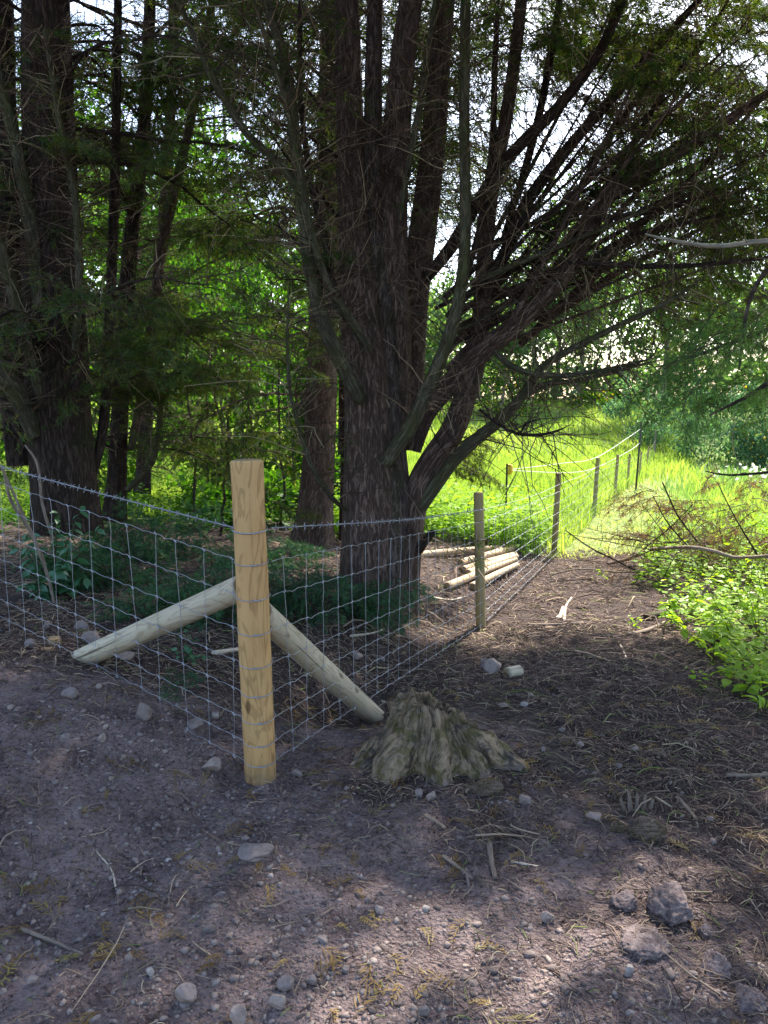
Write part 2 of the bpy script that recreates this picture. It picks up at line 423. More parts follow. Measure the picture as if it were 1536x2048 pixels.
LITTER = mat_simple_rnd('needle_litter', [(0, (.05, .034, .030)), (.35, (.13, .092, .074)), (.7, (.26, .19, .14)), (.93, (.42, .33, .23)), (1, (.18, .21, .07))], .9, .12)
SPRIG = mat_leaf('fallen_sprig', [(0, (.13, .075, .025)), (.5, (.24, .15, .05)), (.8, (.30, .22, .08)), (1, (.11, .20, .04))], .3, .03)
def mat_soil():
    m, t, out = nt('soil_clod'); n = N(t); p = n.pos(); a = n.noise(p, 45, 5, .7); b = n.noise(p, 170, 4, .7)
    col = n.ramp(a, [(.3, (.06, .045, .045)), (.5, (.17, .130, .125)), (.7, (.27, .215, .205))]); col = n.mix(n.math('MULTIPLY', n.step(b, .58, .72), .6), col, (.34, .30, .28))
    principled(n, out, col, .95, .1, n.bump(n.math('ADD', a, n.math('MULTIPLY', b, .5)), .9, .012)); return m
SOIL = mat_soil()
STICK = mat_bark('stick_bark', (.07, .05, .042), (.21, .165, .13), (.16, .15, .07), .2, .4)
STICK_PALE = mat_bark('stick_bare', (.22, .17, .13), (.50, .42, .33), (.4, .34, .26), .1, .3)

# ------------------------------------------------------------------ ground
def graded(lo, hi, a, b, d, g):
    mid = list(np.arange(a, b, d)); up = []; x = mid[-1]; s = d
    while x < hi: s *= g; x += s; up.append(x)
    dn = []; x = mid[0]; s = d
    while x > lo: s *= g; x -= s; dn.append(x)
    return np.array(dn[::-1] + mid + up)
gx = graded(-500, 500, -2.0, 2.4, .014, 1.085); gy = graded(-60, 700, 1.3, 4.6, .014, 1.06)
X, Y = np.meshgrid(gx, gy)
def litter_mask(x, y):
    u = x - (-.48 + .39 * (y - 2.8))
    a = np.clip((y - 3.1) / 1.2, 0, 1) * .9 + np.clip((x - .1) / 1.0, 0, 1) * .55 + np.where((u < -.1) & (y > 3.2), .4, 0)
    a = np.maximum(a, .6 * np.exp(-(((x - .3) / .8) ** 2 + ((y - 2.75) / .35) ** 2)))
    a = a + .55 * np.clip(fbm(x * 1.1 + 4, y * 1.1, seed=33, oct=3) * 2.2 - .25, 0, 1)
    return np.clip(a, 0, 1)
def green_mask(x, y):
    u = x - (-.48 + .39 * (y - 2.8))
    edge = 9.4 + .5 * fbm(x * .7, y * .7, seed=31) + np.where(u < -1.2, np.clip((-u - 1.2) * .9, 0, 2.2), 0)
    g = np.clip((y - edge) / 1.2, 0, 1)
    return g
Z = hg(X, Y)
near = np.clip(1 - (Y - 3) / 6, 0, 1) * np.clip(1 - np.abs(X) / 6, 0, 1)
lm = litter_mask(X, Y)
Z += near * (.012 * fbm(X * 9, Y * 9, seed=41, oct=3) + (.004 + .010 * lm) * np.maximum(fbm(X * 30, Y * 30, seed=43, oct=2), -.1))
# wheel-pressed ripples on the track, rough clods towards the right
Z += near * (1 - lm) * .006 * np.sin((Y * 26 + X * 7) + 3 * fbm(X * 2, Y * 2, seed=44)) * np.clip(fbm(X * 1.6, Y * 1.6, seed=45) * 3, 0, 1)
Z += near * np.clip((X - .3) / .8, 0, 1) * .035 * np.maximum(0, fbm(X * 7, Y * 7, seed=47, oct=3) - .05) * 2
nx, ny = len(gx), len(gy)
ii = (np.arange(ny - 1)[:, None] * nx + np.arange(nx - 1)[None, :])
FG = np.stack([ii, ii + 1, ii + nx + 1, ii + nx], -1).reshape(-1, 4)
ground = mesh_obj('ground', np.stack([X, Y, Z], -1).reshape(-1, 3), FG, EARTH, attrs={'litter': lm.ravel(), 'green': green_mask(X, Y).ravel()})
tag(ground, 'bare purplish brown earth track running into a sunlit green meadow', 'ground', kind='structure')

# ------------------------------------------------------------------ fence posts and braces
def log_mesh(c, r, sides=28, seed=0, lump=.03):
    n = len(c); th = np.arange(sides) / sides * 2 * pi
    s = np.r_[0, np.cumsum(np.linalg.norm(np.diff(c, axis=0), axis=1))]
    T, S = np.meshgrid(th, s)
    m = 1 + lump * fbm(np.cos(T) * 1.5 + seed, np.sin(T) * 1.5, S * 3, seed=seed, oct=3) + lump * .5 * vnoise(np.cos(T) * 4 + seed, np.sin(T) * 4, S * 9, seed=seed + 3)
    return tubes(c[None], (np.asarray(r)[:, None] * m)[None], sides)
def log_obj(name, a, b, r0, r1, mat, seed, parent=None, loc=None, rings=26, sides=28, bend=.0, lump=.03, chamfer=.006, tip=None):
    """a round timber from a to b; the end caps carry the cut-end wood"""
    a = np.asarray(a, float); b = np.asarray(b, float); L = np.linalg.norm(b - a)
    t = np.r_[0, chamfer / L, np.linspace(.02, .98, rings), 1 - chamfer / L, 1]
    c = a + (b - a) * t[:, None] + bend * np.sin(t * pi)[:, None] * np.array([.5, .3, .6])
    r = r0 + (r1 - r0) * t; r[0] -= chamfer * .9; r[-1] -= chamfer * .9
    if tip: r = r * np.where(t < tip, .25 + .75 * t / tip, 1)
    V, Fs, co = log_mesh(c, r, sides, seed, lump)
    K = len(t); ring0 = np.arange(sides); ringN = (K - 1) * sides + np.arange(sides)
    nv = len(V); V = np.vstack([V, c[0], c[-1]]); co = np.vstack([co, [0, 0, 0], [0, 0, L]])
    j2 = (np.arange(sides) + 1) % sides
    caps = np.vstack([np.stack([np.full(sides, nv), ring0[j2], ring0], 1), np.stack([np.full(sides, nv + 1), ringN, ringN[j2]], 1)])
    idx = np.r_[np.zeros(len(Fs[0])), np.ones(len(caps))]
    o = mesh_obj(name, V, [Fs[0], caps], [mat, CUTEND], parent, a if loc is None else loc, True, vattrs={'co': co}, mat_idx=idx)
    return o

FL = lambda y: -.48 + .39 * (y - 2.8)                     # the fence line running down the slope
SB = np.array([-.488, 2.785, 0.0]); SB[2] = float(hg(SB[0], SB[1]))
SB_top = np.array([-.51, 2.785, 1.255])
strainer = thing('strainer_post', SB, 'thick peeled tan timber corner post with wire wrapped round it', 'post')
log_obj('shaft', SB - [0, 0, .25], SB_top, .062, .0605, WOOD, 5, strainer, SB, 60, 40, lump=.035, chamfer=.007)

# heights of the eight line wires above the bottom wire
HW = np.array([0, .082, .177, .285, .40, .53, .665, .80])
def wire_curve(pts, bays, amp, n_per=6, phase=0.0):
    """a line wire through pts with a small crimp at each stay"""
    q = resample(np.asarray(pts, float), max(3, bays * n_per + 1)) if len(pts) > 2 else np.asarray(pts[0], float) + (np.asarray(pts[1], float) - np.asarray(pts[0], float)) * np.linspace(0, 1, bays * n_per + 1)[:, None]
    k = np.arange(len(q)) / n_per % 1.0
    q = q.copy(); q[:, 2] += amp * (np.sin(k * pi) ** .7 - .6)
    return q
RW = .0012
def make_net(label, A, B, zA, zB, stay_t, bays, seed, group='galvanised stock netting'):
    """A, B: plan points; zA, zB: bottom-wire heights; stays at fractions stay_t"""
    A = np.asarray(A, float); B = np.asarray(B, float)
    t0 = thing('wire_netting', (A[0], A[1], zA), label, 'wire fence', group)
    loc = np.array([A[0], A[1], zA]); rng = np.random.default_rng(seed)
    for h in HW:
        a = np.r_[A, zA + h]; b = np.r_[B, zB + h]
        q = wire_curve([a, b], bays, .006)
        q += rng.normal(0, .0012, q.shape)
        V, Fs, _ = tubes(q[None], np.full((1, len(q)), RW), 5)
        mesh_obj('line_wire', V, Fs, WIRE, t0, loc)
    knots = []
    for t in stay_t:
        xy = A + (B - A) * t; z = zA + (zB - zA) * t
        q = np.array([[xy[0], xy[1], z + h] for h in np.linspace(-.004, .804, 15)])
        lean = rng.normal(0, .006); q[:, 0] += np.linspace(-lean, lean, 15) + rng.normal(0, .0012, 15)
        V, Fs, _ = tubes(q[None], np.full((1, 15), RW), 5)
        mesh_obj('stay_wire', V, Fs, WIRE, t0, loc)
        for h in HW:
            u = norm(np.r_[B - A, zB - zA]); c = np.array([np.interp(z + h, q[:, 2], q[:, 0]), xy[1], z + h])
            knots.append(np.stack([c - u * .007 - [0, 0, .004], c + [0, -.003, 0], c + u * .007 + [0, 0, .004]]))
    if knots:
        V, Fs, _ = tubes(np.array(knots), np.full((len(knots), 3), .0030), 5)
        o = mesh_obj('knots', V, Fs, WIRE, t0, loc); o['kind'] = 'stuff'
    return t0

front = np.array([-.485, 2.785])
# netting rising to the side of the track
LA = np.array([-.535, 2.745]); LB = np.array([-2.9, 4.42])
zLA, zLB = .075, .385
LL = np.linalg.norm(LB - LA)
make_net('galvanised square netting climbing from the corner post beside the glossy evergreen shrub', LA, LB, zLA, zLB, (np.arange(.06, LL, .150)) / LL, int(LL / .15) + 1, 1)
# netting running down the slope, post to post
PY = [5.60, 9.70, 14.0, 18.7, 23.4, 28.5, 34.0, 40.0]
PX = [FL(y) + d for y, d in zip(PY, [0.13, .0, -.02, -.1, -.1, -.2, -.2, -.2])]
PXL = [958, 1113, 1189, 1229, 1253, 1276, 1290, 1303]     # checked against where each post stands in the photograph
PX = [(px - 768) / F * depth(px, 1000, y) for px, y in zip(PXL, PY)]
PZ = [float(hg(x, y)) for x, y in zip(PX, PY)]
net_z = [.075] + [-.255] + [z + .05 for z in PZ[1:]]
side = np.array([.045, -.03])
RA = np.array([-.425, 2.77]); pts = [RA] + [np.array([x, y]) + side for x, y in zip(PX, PY)]
names = ['in front of the big multi-stemmed tree, between corner post and first stake', 'between the first and second stakes, behind the pile of poles',
         'between the second and third stakes beside the mown strip', 'between the third and fourth stakes in the meadow', 'between the fourth and fifth stakes in the meadow',
         'between the fifth and sixth stakes down the slope', 'between the sixth and seventh stakes down the slope', 'up to the pale end post at the foot of the slope']
for k in range(8):
    a, b = pts[k], pts[k + 1]; L = np.linalg.norm(b - a); nb = max(2, int(L / .15))
    st = (np.arange(.11, L, .150 if k < 3 else .30) / L) if k < 4 else np.arange(.5, L, 1.2) / L
    RW = .0012 if k == 0 else (.0013 if k == 1 else .0016)
    make_net('galvanised square netting ' + names[k], a, b, net_z[k], net_z[k + 1], st, nb if k < 3 else 12, 20 + k)
RW = .0012
# stakes
order = ['first', 'second', 'third', 'fourth', 'fifth', 'sixth', 'seventh', 'eighth']
slab = ['weathered round stake standing beside the pile of peeled poles', 'brown round stake at the edge of the sunlit meadow', 'third round stake down the fence, standing in tall grass',
        'fourth round stake down the fence, in the meadow', 'fifth round stake down the fence, in the meadow', 'sixth round stake down the fence, below the dark thin rod',
        'seventh small round stake down the fence, before the pale post', 'pale grey end post where the fence turns at the hedge']
for k, (x, y, z) in enumerate(zip(PX, PY, PZ)):
    if k == 0: top, bot = P(957, 985, y), P(962, 1262, y)
    elif k == 1: top, bot = P(1117, 946, y), P(1108, 1114, y)
    else: top, bot = np.array([x + .03, y, z + 1.10 + (.35 if k == 7 else 0)]), np.array([x, y, z])
    bot = bot + (bot - top) * .12
    o = log_obj('fence_stake', bot, top, .039 if k < 7 else .06, .037 if k < 7 else .055, WOOD_POST if k < 7 else BARK_GREY, 60 + k, rings=16, sides=18, lump=.04)
    tag(o, slab[k], 'post', 'fence stakes')
# wire wraps and staples on the corner post
for h in HW:
    z = .075 + h; c = SB + (SB_top - SB) * (z / 1.255)
    th = np.radians(np.linspace(150, 395, 22)); r = .0645
    q = np.stack([c[0] + r * np.cos(th), c[1] + r * np.sin(th), np.full(22, z)], 1)
    q[:, 2] += -.010 * np.sin((th - th[0]) / (th[-1] - th[0]) * pi)
    V, Fs, _ = tubes(q[None], np.full((1, 22), .0019), 5); mesh_obj('wire_wrap', V, Fs, WIRE, strainer, SB)
    a = radians(285 + 8 * sin(h * 40)); cc = np.array([c[0] + .0655 * cos(a), c[1] + .0655 * sin(a), z - .009])
    q = cc + np.array([[-.013, .004, .0], [-.012, -.002, .004], [0, -.004, .0], [.012, -.002, .004], [.013, .004, -.002]])
    V, Fs, _ = tubes(q[None], np.full((1, 5), .0027), 5); mesh_obj('wire_clip', V, Fs, WIRE, strainer, SB)
# barbed wire: two twisted strands and four-point barbs
def barbed(label, pts, spacing, barbs_to, seed, rw=.0017):
    rng = np.random.default_rng(seed); pts = np.asarray(pts, float)
    L = np.linalg.norm(np.diff(pts, axis=0), axis=1).sum(); n = int(L / .012)
    c = resample(pts, n); tan = norm(np.gradient(c, axis=0)); n1 = norm(np.cross(tan, [0, 0, 1.])); n2 = np.cross(n1, tan)
    s = np.linspace(0, L, n); t0 = thing('barbed_wire', pts[0], label, 'barbed wire', 'barbed wire strands')
    for ph in (0, pi):
        q = c + .0021 * (np.cos(s * 190 + ph)[:, None] * n1 + np.sin(s * 190 + ph)[:, None] * n2)
        V, Fs, _ = tubes(q[None], np.full((1, n), rw), 4); mesh_obj('strand', V, Fs, WIRE, t0, pts[0])
    for d in np.arange(.04, min(L, barbs_to), spacing):
        i = min(n - 2, int(d / L * n)); seg = []
        a0 = rng.uniform(0, pi)
        for a in (a0, a0 + pi / 2):
            v = np.cos(a) * n1[i] + np.sin(a) * n2[i]; w = tan[i] * rng.uniform(-.4, .4)
            seg.append([c[i] - (v + w) * .015, c[i] - v * .003 + tan[i] * .002, c[i] + v * .003 - tan[i] * .002, c[i] + (v - w) * .015])
        for m in (-.005, 0, .005):
            th = np.linspace(0, 2 * pi, 4); q = c[i] + tan[i] * m + .004 * (np.cos(th)[:, None] * n1[i] + np.sin(th)[:, None] * n2[i]); seg.append(q)
        V, Fs, _ = tubes(np.array(seg), np.tile([.0012, .0017, .0017, .0012], (5, 1)), 4); mesh_obj('barb', V, Fs, WIRE, t0, pts[0])
    return t0
bzA = 1.0
barbed('barbed wire strand above the netting climbing past the dark thick tree', [np.r_[LA, bzA], np.r_[(LA + LB) / 2, 1.118], np.r_[LB, 1.262]], .052, 9, 3)
barbed('barbed wire strand above the netting crossing the big multi-stemmed trunk', [np.r_[RA, bzA], [(RA[0] + pts[1][0]) / 2, (RA[1] + pts[1][1]) / 2, .80], np.r_[pts[1], .64]], .075, 9, 4)
for k in range(1, 8):
    z0 = .64 if k == 1 else net_z[k] + .90
    c = np.array([np.r_[pts[k], z0], np.r_[(pts[k] + pts[k + 1]) / 2, (z0 + net_z[k + 1] + .9) / 2 - .03], np.r_[pts[k + 1], net_z[k + 1] + .90]])
    q = resample(c, 16); V, Fs, _ = tubes(q[None], np.full((1, 16), .0028 if k > 1 else .0022), 5)
    tag(mesh_obj('top_wire', V, Fs, WIRE, None, q[0]), 'single top wire strung between %s and %s stakes of the fence' % (order[k - 1], order[k]), 'wire', 'top wires of the far fence')
# wire wrap of the barbed strand round the corner post
c = SB + (SB_top - SB) * (bzA / 1.255); th = np.radians(np.linspace(150, 395, 22))
q = np.stack([c[0] + .065 * np.cos(th), c[1] + .065 * np.sin(th), bzA - .012 * np.sin((th - th[0]) / (th[-1] - th[0]) * pi)], 1)
V, Fs, _ = tubes(q[None], np.full((1, 22), .003), 5); mesh_obj('wire_wrap', V, Fs, WIRE, strainer, SB)

# diagonal braces, their pegs and offcuts
foot = G(168, 1318); foot[1] = 3.44; foot = P(150, 1312, 3.46)
headp = P(486, 1174, 2.84)
b1 = log_obj('brace_post', foot - (headp - foot) * .10 + np.array([0, 0, -.03]), headp, .049, .051, WOOD_PALE, 81, rings=40, sides=30, lump=.03)
tag(b1, 'pale greenish timber brace leaning on the corner post, foot on the gravel bank', 'brace', 'fence braces')
foot2 = P(752, 1436, 3.72); head2 = P(522, 1226, 2.83)
b2 = log_obj('brace_post', foot2 - (head2 - foot2) * .25, head2, .052, .051, WOOD_PALE, 87, rings=40, sides=30, lump=.03)
tag(b2, 'pale yellowish timber brace leaning on the corner post, foot behind the stump', 'brace', 'fence braces')
def peg(px, py, Y, w, h, label, mat=WOOD, lean=(0, 0)):
    b = P(px, py, Y); o = log_obj('wooden_peg', b - np.array([0, 0, .1]), b + np.array([lean[0], lean[1], h]), w / 2, w / 2, mat, int(px), rings=8, sides=16, lump=.05)
    tag(o, label, 'peg'); return o
peg(111, 1303, 3.62, .062, .075, 'short split yellow peg standing at the foot of the brace on the bank', WOOD)
peg(772, 1422, 3.86, .060, .065, 'short round peg driven in beside the stump and brace foot', WOOD_PALE)
def offcut(name, pa, pb, Ya, Yb, r, label, mat, cat='offcut'):
    a = P(*pa, Ya); b = P(*pb, Yb); a[2] = hg(a[0], a[1]) + r * .8; b[2] = hg(b[0], b[1]) + r * .8
    o = log_obj(name, a, b, r, r, mat, int(pa[0]), rings=8, sides=14, lump=.06); tag(o, label, cat); return o
offcut('wood_offcut', (1012, 1356), (1040, 1352), G(1012, 1356)[1], G(1040, 1352)[1] + .02, .034, 'pale cut log offcut lying beside a pinkish stone', WOOD_PALE)
offcut('wood_chip', (82, 1302), (106, 1303), G(82, 1302)[1], G(106, 1303)[1], .010, 'flat yellow wood chip lying beside the split peg', WOOD)

# pile of peeled poles
polesx = [((893, 1180), (1030, 1126)), ((944, 1180), (1034, 1137)), ((926, 1148), (1030, 1115)), ((920, 1138), (1024, 1108)), ((948, 1128), (1020, 1101)), ((935, 1160), (1032, 1122))]
plab = ['peeled pole of the pile, its cut end sticking out furthest towards the big tree', 'peeled pole at the front of the pile, end behind the stake', 'peeled pole lying third in the pile from the front, knotty',
        'peeled pole lying near the back of the pile', 'thin peeled pole at the very back of the pile, half covered', 'peeled pole lying in the middle of the pile']
for k, (pa, pb) in enumerate(polesx):
    a = G(*pa); b = G(*pb); d = (b - a); b = a + d / np.linalg.norm(d) * min(np.linalg.norm(d), 2.9)
    lift = .036 + (.022 if k in (3, 5) else 0)
    a[2] = hbase(a[0], a[1]) + lift; b[2] = hbase(b[0], b[1]) + lift + .01
    o = log_obj('peeled_pole', a, b, .038, .033, WOOD_POLE, 100 + k, rings=20, sides=14, lump=.05, bend=.012); tag(o, plab[k], 'pole', 'poles in the pile')
a = G(832, 1117); b = G(1037, 1102); a[2] += .035; b[2] += .05
tag(log_obj('peeled_pole', a, b, .036, .031, WOOD_POLE, 120, rings=24, sides=14, lump=.05, bend=.02), 'long tan pole lying crosswise behind the pile, one end by the big tree', 'pole', 'poles in the pile')

# electric fence: stakes, insulator, two white strands
ea = P(1014, 936, 11.2); eb = P(1283, 843, 22.0)
ga = np.array([ea[0], ea[1], float(hg(ea[0], ea[1]))]); gb = np.array([eb[0] - .06, eb[1], float(hg(eb[0], eb[1]))])
st = thing('electric_fence_stake', ga, 'dark stake with a yellow insulator half hidden by hanging foliage', 'stake')
V, Fs, co = tubes(np.array([ga, (ga + ea) / 2, ea + [0, 0, .06]])[None], np.full((1, 3), .016), 8); mesh_obj('rod', V, Fs, ROD, st, ga, vattrs={'co': co})
q = np.array([ea + [.02, -.02, -.10], ea + [.05, -.02, -.06], ea + [.05, -.02, .03], ea + [.02, -.02, .05]]); V, Fs, _ = tubes(q[None], np.array([[.015, .035, .035, .02]]), 8, True); mesh_obj('insulator', V, Fs, YELLOW, st, ga)
V, Fs, co = tubes(np.array([gb, (gb + eb) / 2, eb])[None], np.full((1, 3), .030), 8, True)
tag(mesh_obj('thin_rod', V, Fs, ROD, None, gb), 'tall thin dark rod standing up out of the far fence', 'stake')
for k, (rows, lab) in enumerate([([(1022, 939, 11.2), (1120, 927, 14), (1192, 915, 17), (1258, 874, 20.5), (1281, 858, 22)], 'upper white electric strand rising to the dark thin rod'),
                               ([(1022, 941, 11.2), (1140, 945, 14), (1195, 934, 17), (1258, 902, 20.5), (1280, 886, 22)], 'lower sagging white electric strand running to the dark thin rod')]):
    q = resample([P(*r) for r in rows], 40); V, Fs, _ = tubes(q[None], np.linspace(.004, .006, 40)[None], 5)
    tag(mesh_obj('electric_strand', V, Fs, POLYWIRE, None, q[0]), lab, 'wire', 'electric fence strands')

# ------------------------------------------------------------------ foliage building blocks
def quads_leaf(b, d, L, W, side):
    """narrow rhombic leaves: base b, direction d (unit), length L, width W, side (unit) -> V (n*4,3), F"""
    n = len(b); L = np.asarray(L)[:, None]; W = np.asarray(W)[:, None]
    m = b + d * L * .45
    V = np.stack([b, m - side * W * .5, b + d * L, m + side * W * .5], 1).reshape(-1, 3)
    F = np.arange(n * 4).reshape(n, 4)
    return V, F
def rnd_unit(n, rng):
    return norm(rng.normal(size=(n, 3)))
def perp(d, rng):
    return norm(np.cross(d, rnd_unit(len(d), rng)))

def bough_mesh(name, seed, leafmat, n_br=16, per=9, droop=.75, leafL=.11, leafW=.012, sub=4, bare=.12, arch=.18):
    """a cypress bough one metre long along +X: axis, side shoots and hanging feathery sprays"""
    rng = np.random.default_rng(seed)
    ax = np.linspace(0, 1, 9); axis = np.stack([ax, .05 * np.sin(ax * 5 + seed), -arch * ax ** 2 + .04 * np.sin(ax * 9)], 1)
    tw_p = [axis]; tw_r = [np.linspace(.009, .0025, 9)]
    B = []; D = []
    for k in range(n_br):
        t = bare + (1 - bare) * (k + rng.uniform(0, .8)) / n_br; s = 1 if k % 2 else -1
        o = np.array([np.interp(t, ax, axis[:, j]) for j in range(3)])
        ang = radians(rng.uniform(35, 65)) * s; L = (.48 * (1 - .65 * t) + .06) * rng.uniform(.7, 1.2)
        d = np.array([cos(ang), sin(ang), rng.uniform(-.25, .15)]); u = np.linspace(0, 1, 9)
        br = o + d * L * u[:, None] + np.array([0, 0, -1.]) * (u ** 2)[:, None] * L * rng.uniform(.15, .45)
        tw_p.append(br); tw_r.append(np.linspace(.004, .0018, 9))
        m = max(3, int(per * (.5 + L * 2)))
        us = rng.uniform(.15, 1, m)
        b = np.stack([np.interp(us, u, br[:, j]) for j in range(3)], 1)
        dd = norm(d * rng.uniform(.25, 1.0, (m, 1)) + np.array([0, 0, -droop]) * rng.uniform(.3, 1.3, (m, 1)) + rng.normal(0, .35, (m, 3)))
        B.append(b); D.append(dd)
    m = per * 2; us = rng.uniform(bare, 1, m)
    B.append(np.stack([np.interp(us, ax, axis[:, j]) for j in range(3)], 1)); D.append(norm(np.array([.6, 0, -droop]) + rng.normal(0, .45, (m, 3))))
    B = np.vstack(B); D = np.vstack(D); n = len(B)
    L = leafL * rng.uniform(.6, 1.5, n); S = perp(D, rng)
    Vs, Fs = quads_leaf(B, D, L, np.full(n, leafW), S); allV = [Vs]; allF = [Fs]; rn = [np.repeat(rng.uniform(0, 1, n), 4)]
    off = len(Vs)
    for k in range(sub):
        f = (.18 + .62 * k / max(1, sub - 1)); sg = 1 if k % 2 else -1
        b2 = B + D * (L * f)[:, None]; d2 = norm(D * .8 + S * sg * rng.uniform(.4, .8, (n, 1)) + rng.normal(0, .15, (n, 3)))
        V2, F2 = quads_leaf(b2, d2, L * (.62 - .3 * f), np.full(n, leafW * .8), norm(np.cross(d2, np.cross(D, S))))
        allV.append(V2); allF.append(F2 + off); off += len(V2); rn.append(rn[0])
    tp = np.array(tw_p); V, Ft, _ = tubes(tp, np.array(tw_r), 3); allF.append(Ft[0] + off); allV.append(V); rn.append(np.full(len(V), .3))
    nf = sum(len(f) for f in allF[:-1])
    o = mesh_obj(name, np.vstack(allV), [np.vstack(allF)], [leafmat, TWIG], smooth=False, attrs={'rnd': np.concatenate(rn)}, mat_idx=np.r_[np.zeros(nf), np.ones(len(allF[-1]))])
    me = o.data; bpy.data.objects.remove(o)
    return me
B_CYP = [bough_mesh('bough', 200 + k, CYP) for k in range(4)]
B_THIN = [bough_mesh('bough', 210 + k, CYP, 12, 4, .6, .09, .011, 3) for k in range(3)]
B_BLUE = [bough_mesh('bough', 220 + k, CYP_BLUE, 14, 7, .55, .12, .010, 5) for k in range(3)]
B_LOW = [bough_mesh('bough', 230 + k, CYP_LOW, 16, 10, .35, .10, .011, 5, arch=.1) for k in range(3)]
B_DEAD = [bough_mesh('bough', 240 + k, CYP_DEAD, 12, 6, .8, .11, .011, 3) for k in range(2)]
SUNV = np.array([sin(SUN_AZ) * cos(SUN_EL), cos(SUN_AZ) * cos(SUN_EL), sin(SUN_EL)])
GAPS = np.array([G(1170, 1600), G(1250, 1630), G(1310, 1655), G(1270, 1850), G(1330, 1890), G(25, 1345)])   # ground spots given sun flecks by leaving out boughs on their sun rays
def put_bough(parent, meshes, pos, d, scale, rng, roll=.5, name='bough'):
    ctr = np.asarray(pos, float) + np.asarray(d, float) / np.linalg.norm(d) * .5 * scale; v = ctr - GAPS
    if (np.linalg.norm(v - (v @ SUNV)[:, None] * SUNV, axis=1) < .20 * scale).any(): return None
    o = bpy.data.objects.new(name, meshes[rng.integers(len(meshes))]); COL.objects.link(o); o.parent = parent
    d = np.asarray(d, float); d = d / np.linalg.norm(d)
    o.location = np.asarray(pos) - np.array(parent.location)
    o.rotation_euler = (rng.normal(0, roll), -math.asin(max(-1, min(1, d[2]))), math.atan2(d[1], d[0])); o.scale = (scale,) * 3
    return o

def twig_lines(c, n, lo, hi, rng, K=7, t0=0.0, t1=1.0, up=.1, along=.25, wig=.10, droop=.25, r=.0032):
    """bare twigs springing from the polyline c"""
    m = len(c); f = rng.uniform(t0, t1, n) * (m - 1.001); i = f.astype(int); w = (f - i)[:, None]
    b = c[i] * (1 - w) + c[i + 1] * w; tan = norm(c[i + 1] - c[i])
    d = norm(perp(tan, rng) + tan * along + np.array([0, 0, up])); L = rng.uniform(lo, hi, n) * rng.uniform(.5, 1, n)
    u = np.linspace(0, 1, K)
    pts = b[:, None] + d[:, None] * (L[:, None] * u)[..., None]
    bend = perp(d, rng) * (L * rng.uniform(-.35, .35, n))[:, None]
    pts += bend[:, None] * (u ** 2)[None, :, None]
    pts[..., 2] += -droop * (L[:, None] * u ** 2) * rng.uniform(-.5, 1.2, (n, 1))
    pts += np.cumsum(rng.normal(0, 1, pts.shape), 1) * (wig * L / K)[:, None, None] * (u > 0)[None, :, None]
    R = r * rng.uniform(.6, 1.5, (n, 1)) * np.linspace(1.2, .45, K)[None]
    return pts, R
def forked(pts, R, rng, k=2, f=.55):
    """side shoots on given twigs"""
    outp = [pts]; outr = [R]; n, K, _ = pts.shape
    for _ in range(k):
        i = rng.integers(2, K - 1, n); b = pts[np.arange(n), i]; d = norm(pts[np.arange(n), i] - pts[np.arange(n), i - 1]); L = np.linalg.norm(pts[:, -1] - pts[:, 0], axis=1) * f * rng.uniform(.4, 1, n)
        d = norm(d + perp(d, rng) * rng.uniform(.5, 1.0, (n, 1))); u = np.linspace(0, 1, K)
        q = b[:, None] + d[:, None] * (L[:, None] * u)[..., None]; q += np.cumsum(rng.normal(0, 1, q.shape), 1) * (.08 * L / K)[:, None, None] * (u > 0)[None, :, None]
        outp.append(q); outr.append(R * .75)
    return np.concatenate(outp), np.concatenate(outr)
def twig_obj(parent, loc, lists, mat=TWIG, name='twigs', rng=RNG, sides=3):
    P_ = np.concatenate([a for a, b in lists]); R_ = np.concatenate([b for a, b in lists])
    V, Fs, _ = tubes(P_, R_, sides)
    o = mesh_obj(name, V, Fs, mat, parent, loc, True, attrs={'rnd': np.repeat(rng.uniform(0, 1, len(P_)), P_.shape[1] * sides)}); o['kind'] = 'stuff'
    return o

# ------------------------------------------------------------------ the big multi-stemmed cypress
rng = np.random.default_rng(11)
YT = 5.6
TB = np.array([*P(752, 1215, YT)[:2], float(hg(P(752, 1215, YT)[0], YT))])
big = thing('cypress_tree', TB, 'big multi-stemmed conifer with brown fluted trunk behind the fence', 'tree', 'conifers')
limbs = []
def limb(rows, mat, sides=14, flute=.06, n=40, seed=None, root=0, name='limb', parent=None, loc=None, lumps=5):
    c, r = path_px(rows, n); seed = len(limbs) + 1 if seed is None else seed
    if name != 'stub': r = r * np.clip((1 - np.linspace(0, 1, n)) / .14, .06, 1) ** .8
    V, Fs, co = stem_mesh(c, r, sides, flute, seed, lumps, root)
    o = mesh_obj(name, V, Fs, mat, big if parent is None else parent, TB if loc is None else loc, True, vattrs={'co': co}); limbs.append((c, r))
    return c, r
Y = YT
A, _ = limb([(752, 1262, 190, Y), (752, 1215, 168, Y), (750, 1150, 140, Y), (748, 1060, 128, Y), (747, 980, 124, Y), (745, 900, 116, Y), (740, 800, 108, Y), (733, 700, 102, Y), (722, 600, 94, Y), (711, 480, 70, Y), (702, 300, 56, Y), (697, 100, 50, Y), (693, -120, 44, Y), (698, -600, 40, Y), (700, -1400, 16, Y)], BARK_RED, 56, .085, 110, 1, .35, 'trunk')
A2, _ = limb([(775, 1160, 90, Y - .06), (778, 1000, 84, Y - .05), (772, 880, 76, Y - .03), (768, 760, 66, Y), (764, 600, 54, Y), (753, 450, 46, Y), (747, 300, 38, Y), (747, 150, 34, Y), (750, 0, 31, Y), (754, -300, 26, Y), (762, -900, 16, Y)], BARK, 36, .08, 80, 2, .2, lumps=4)
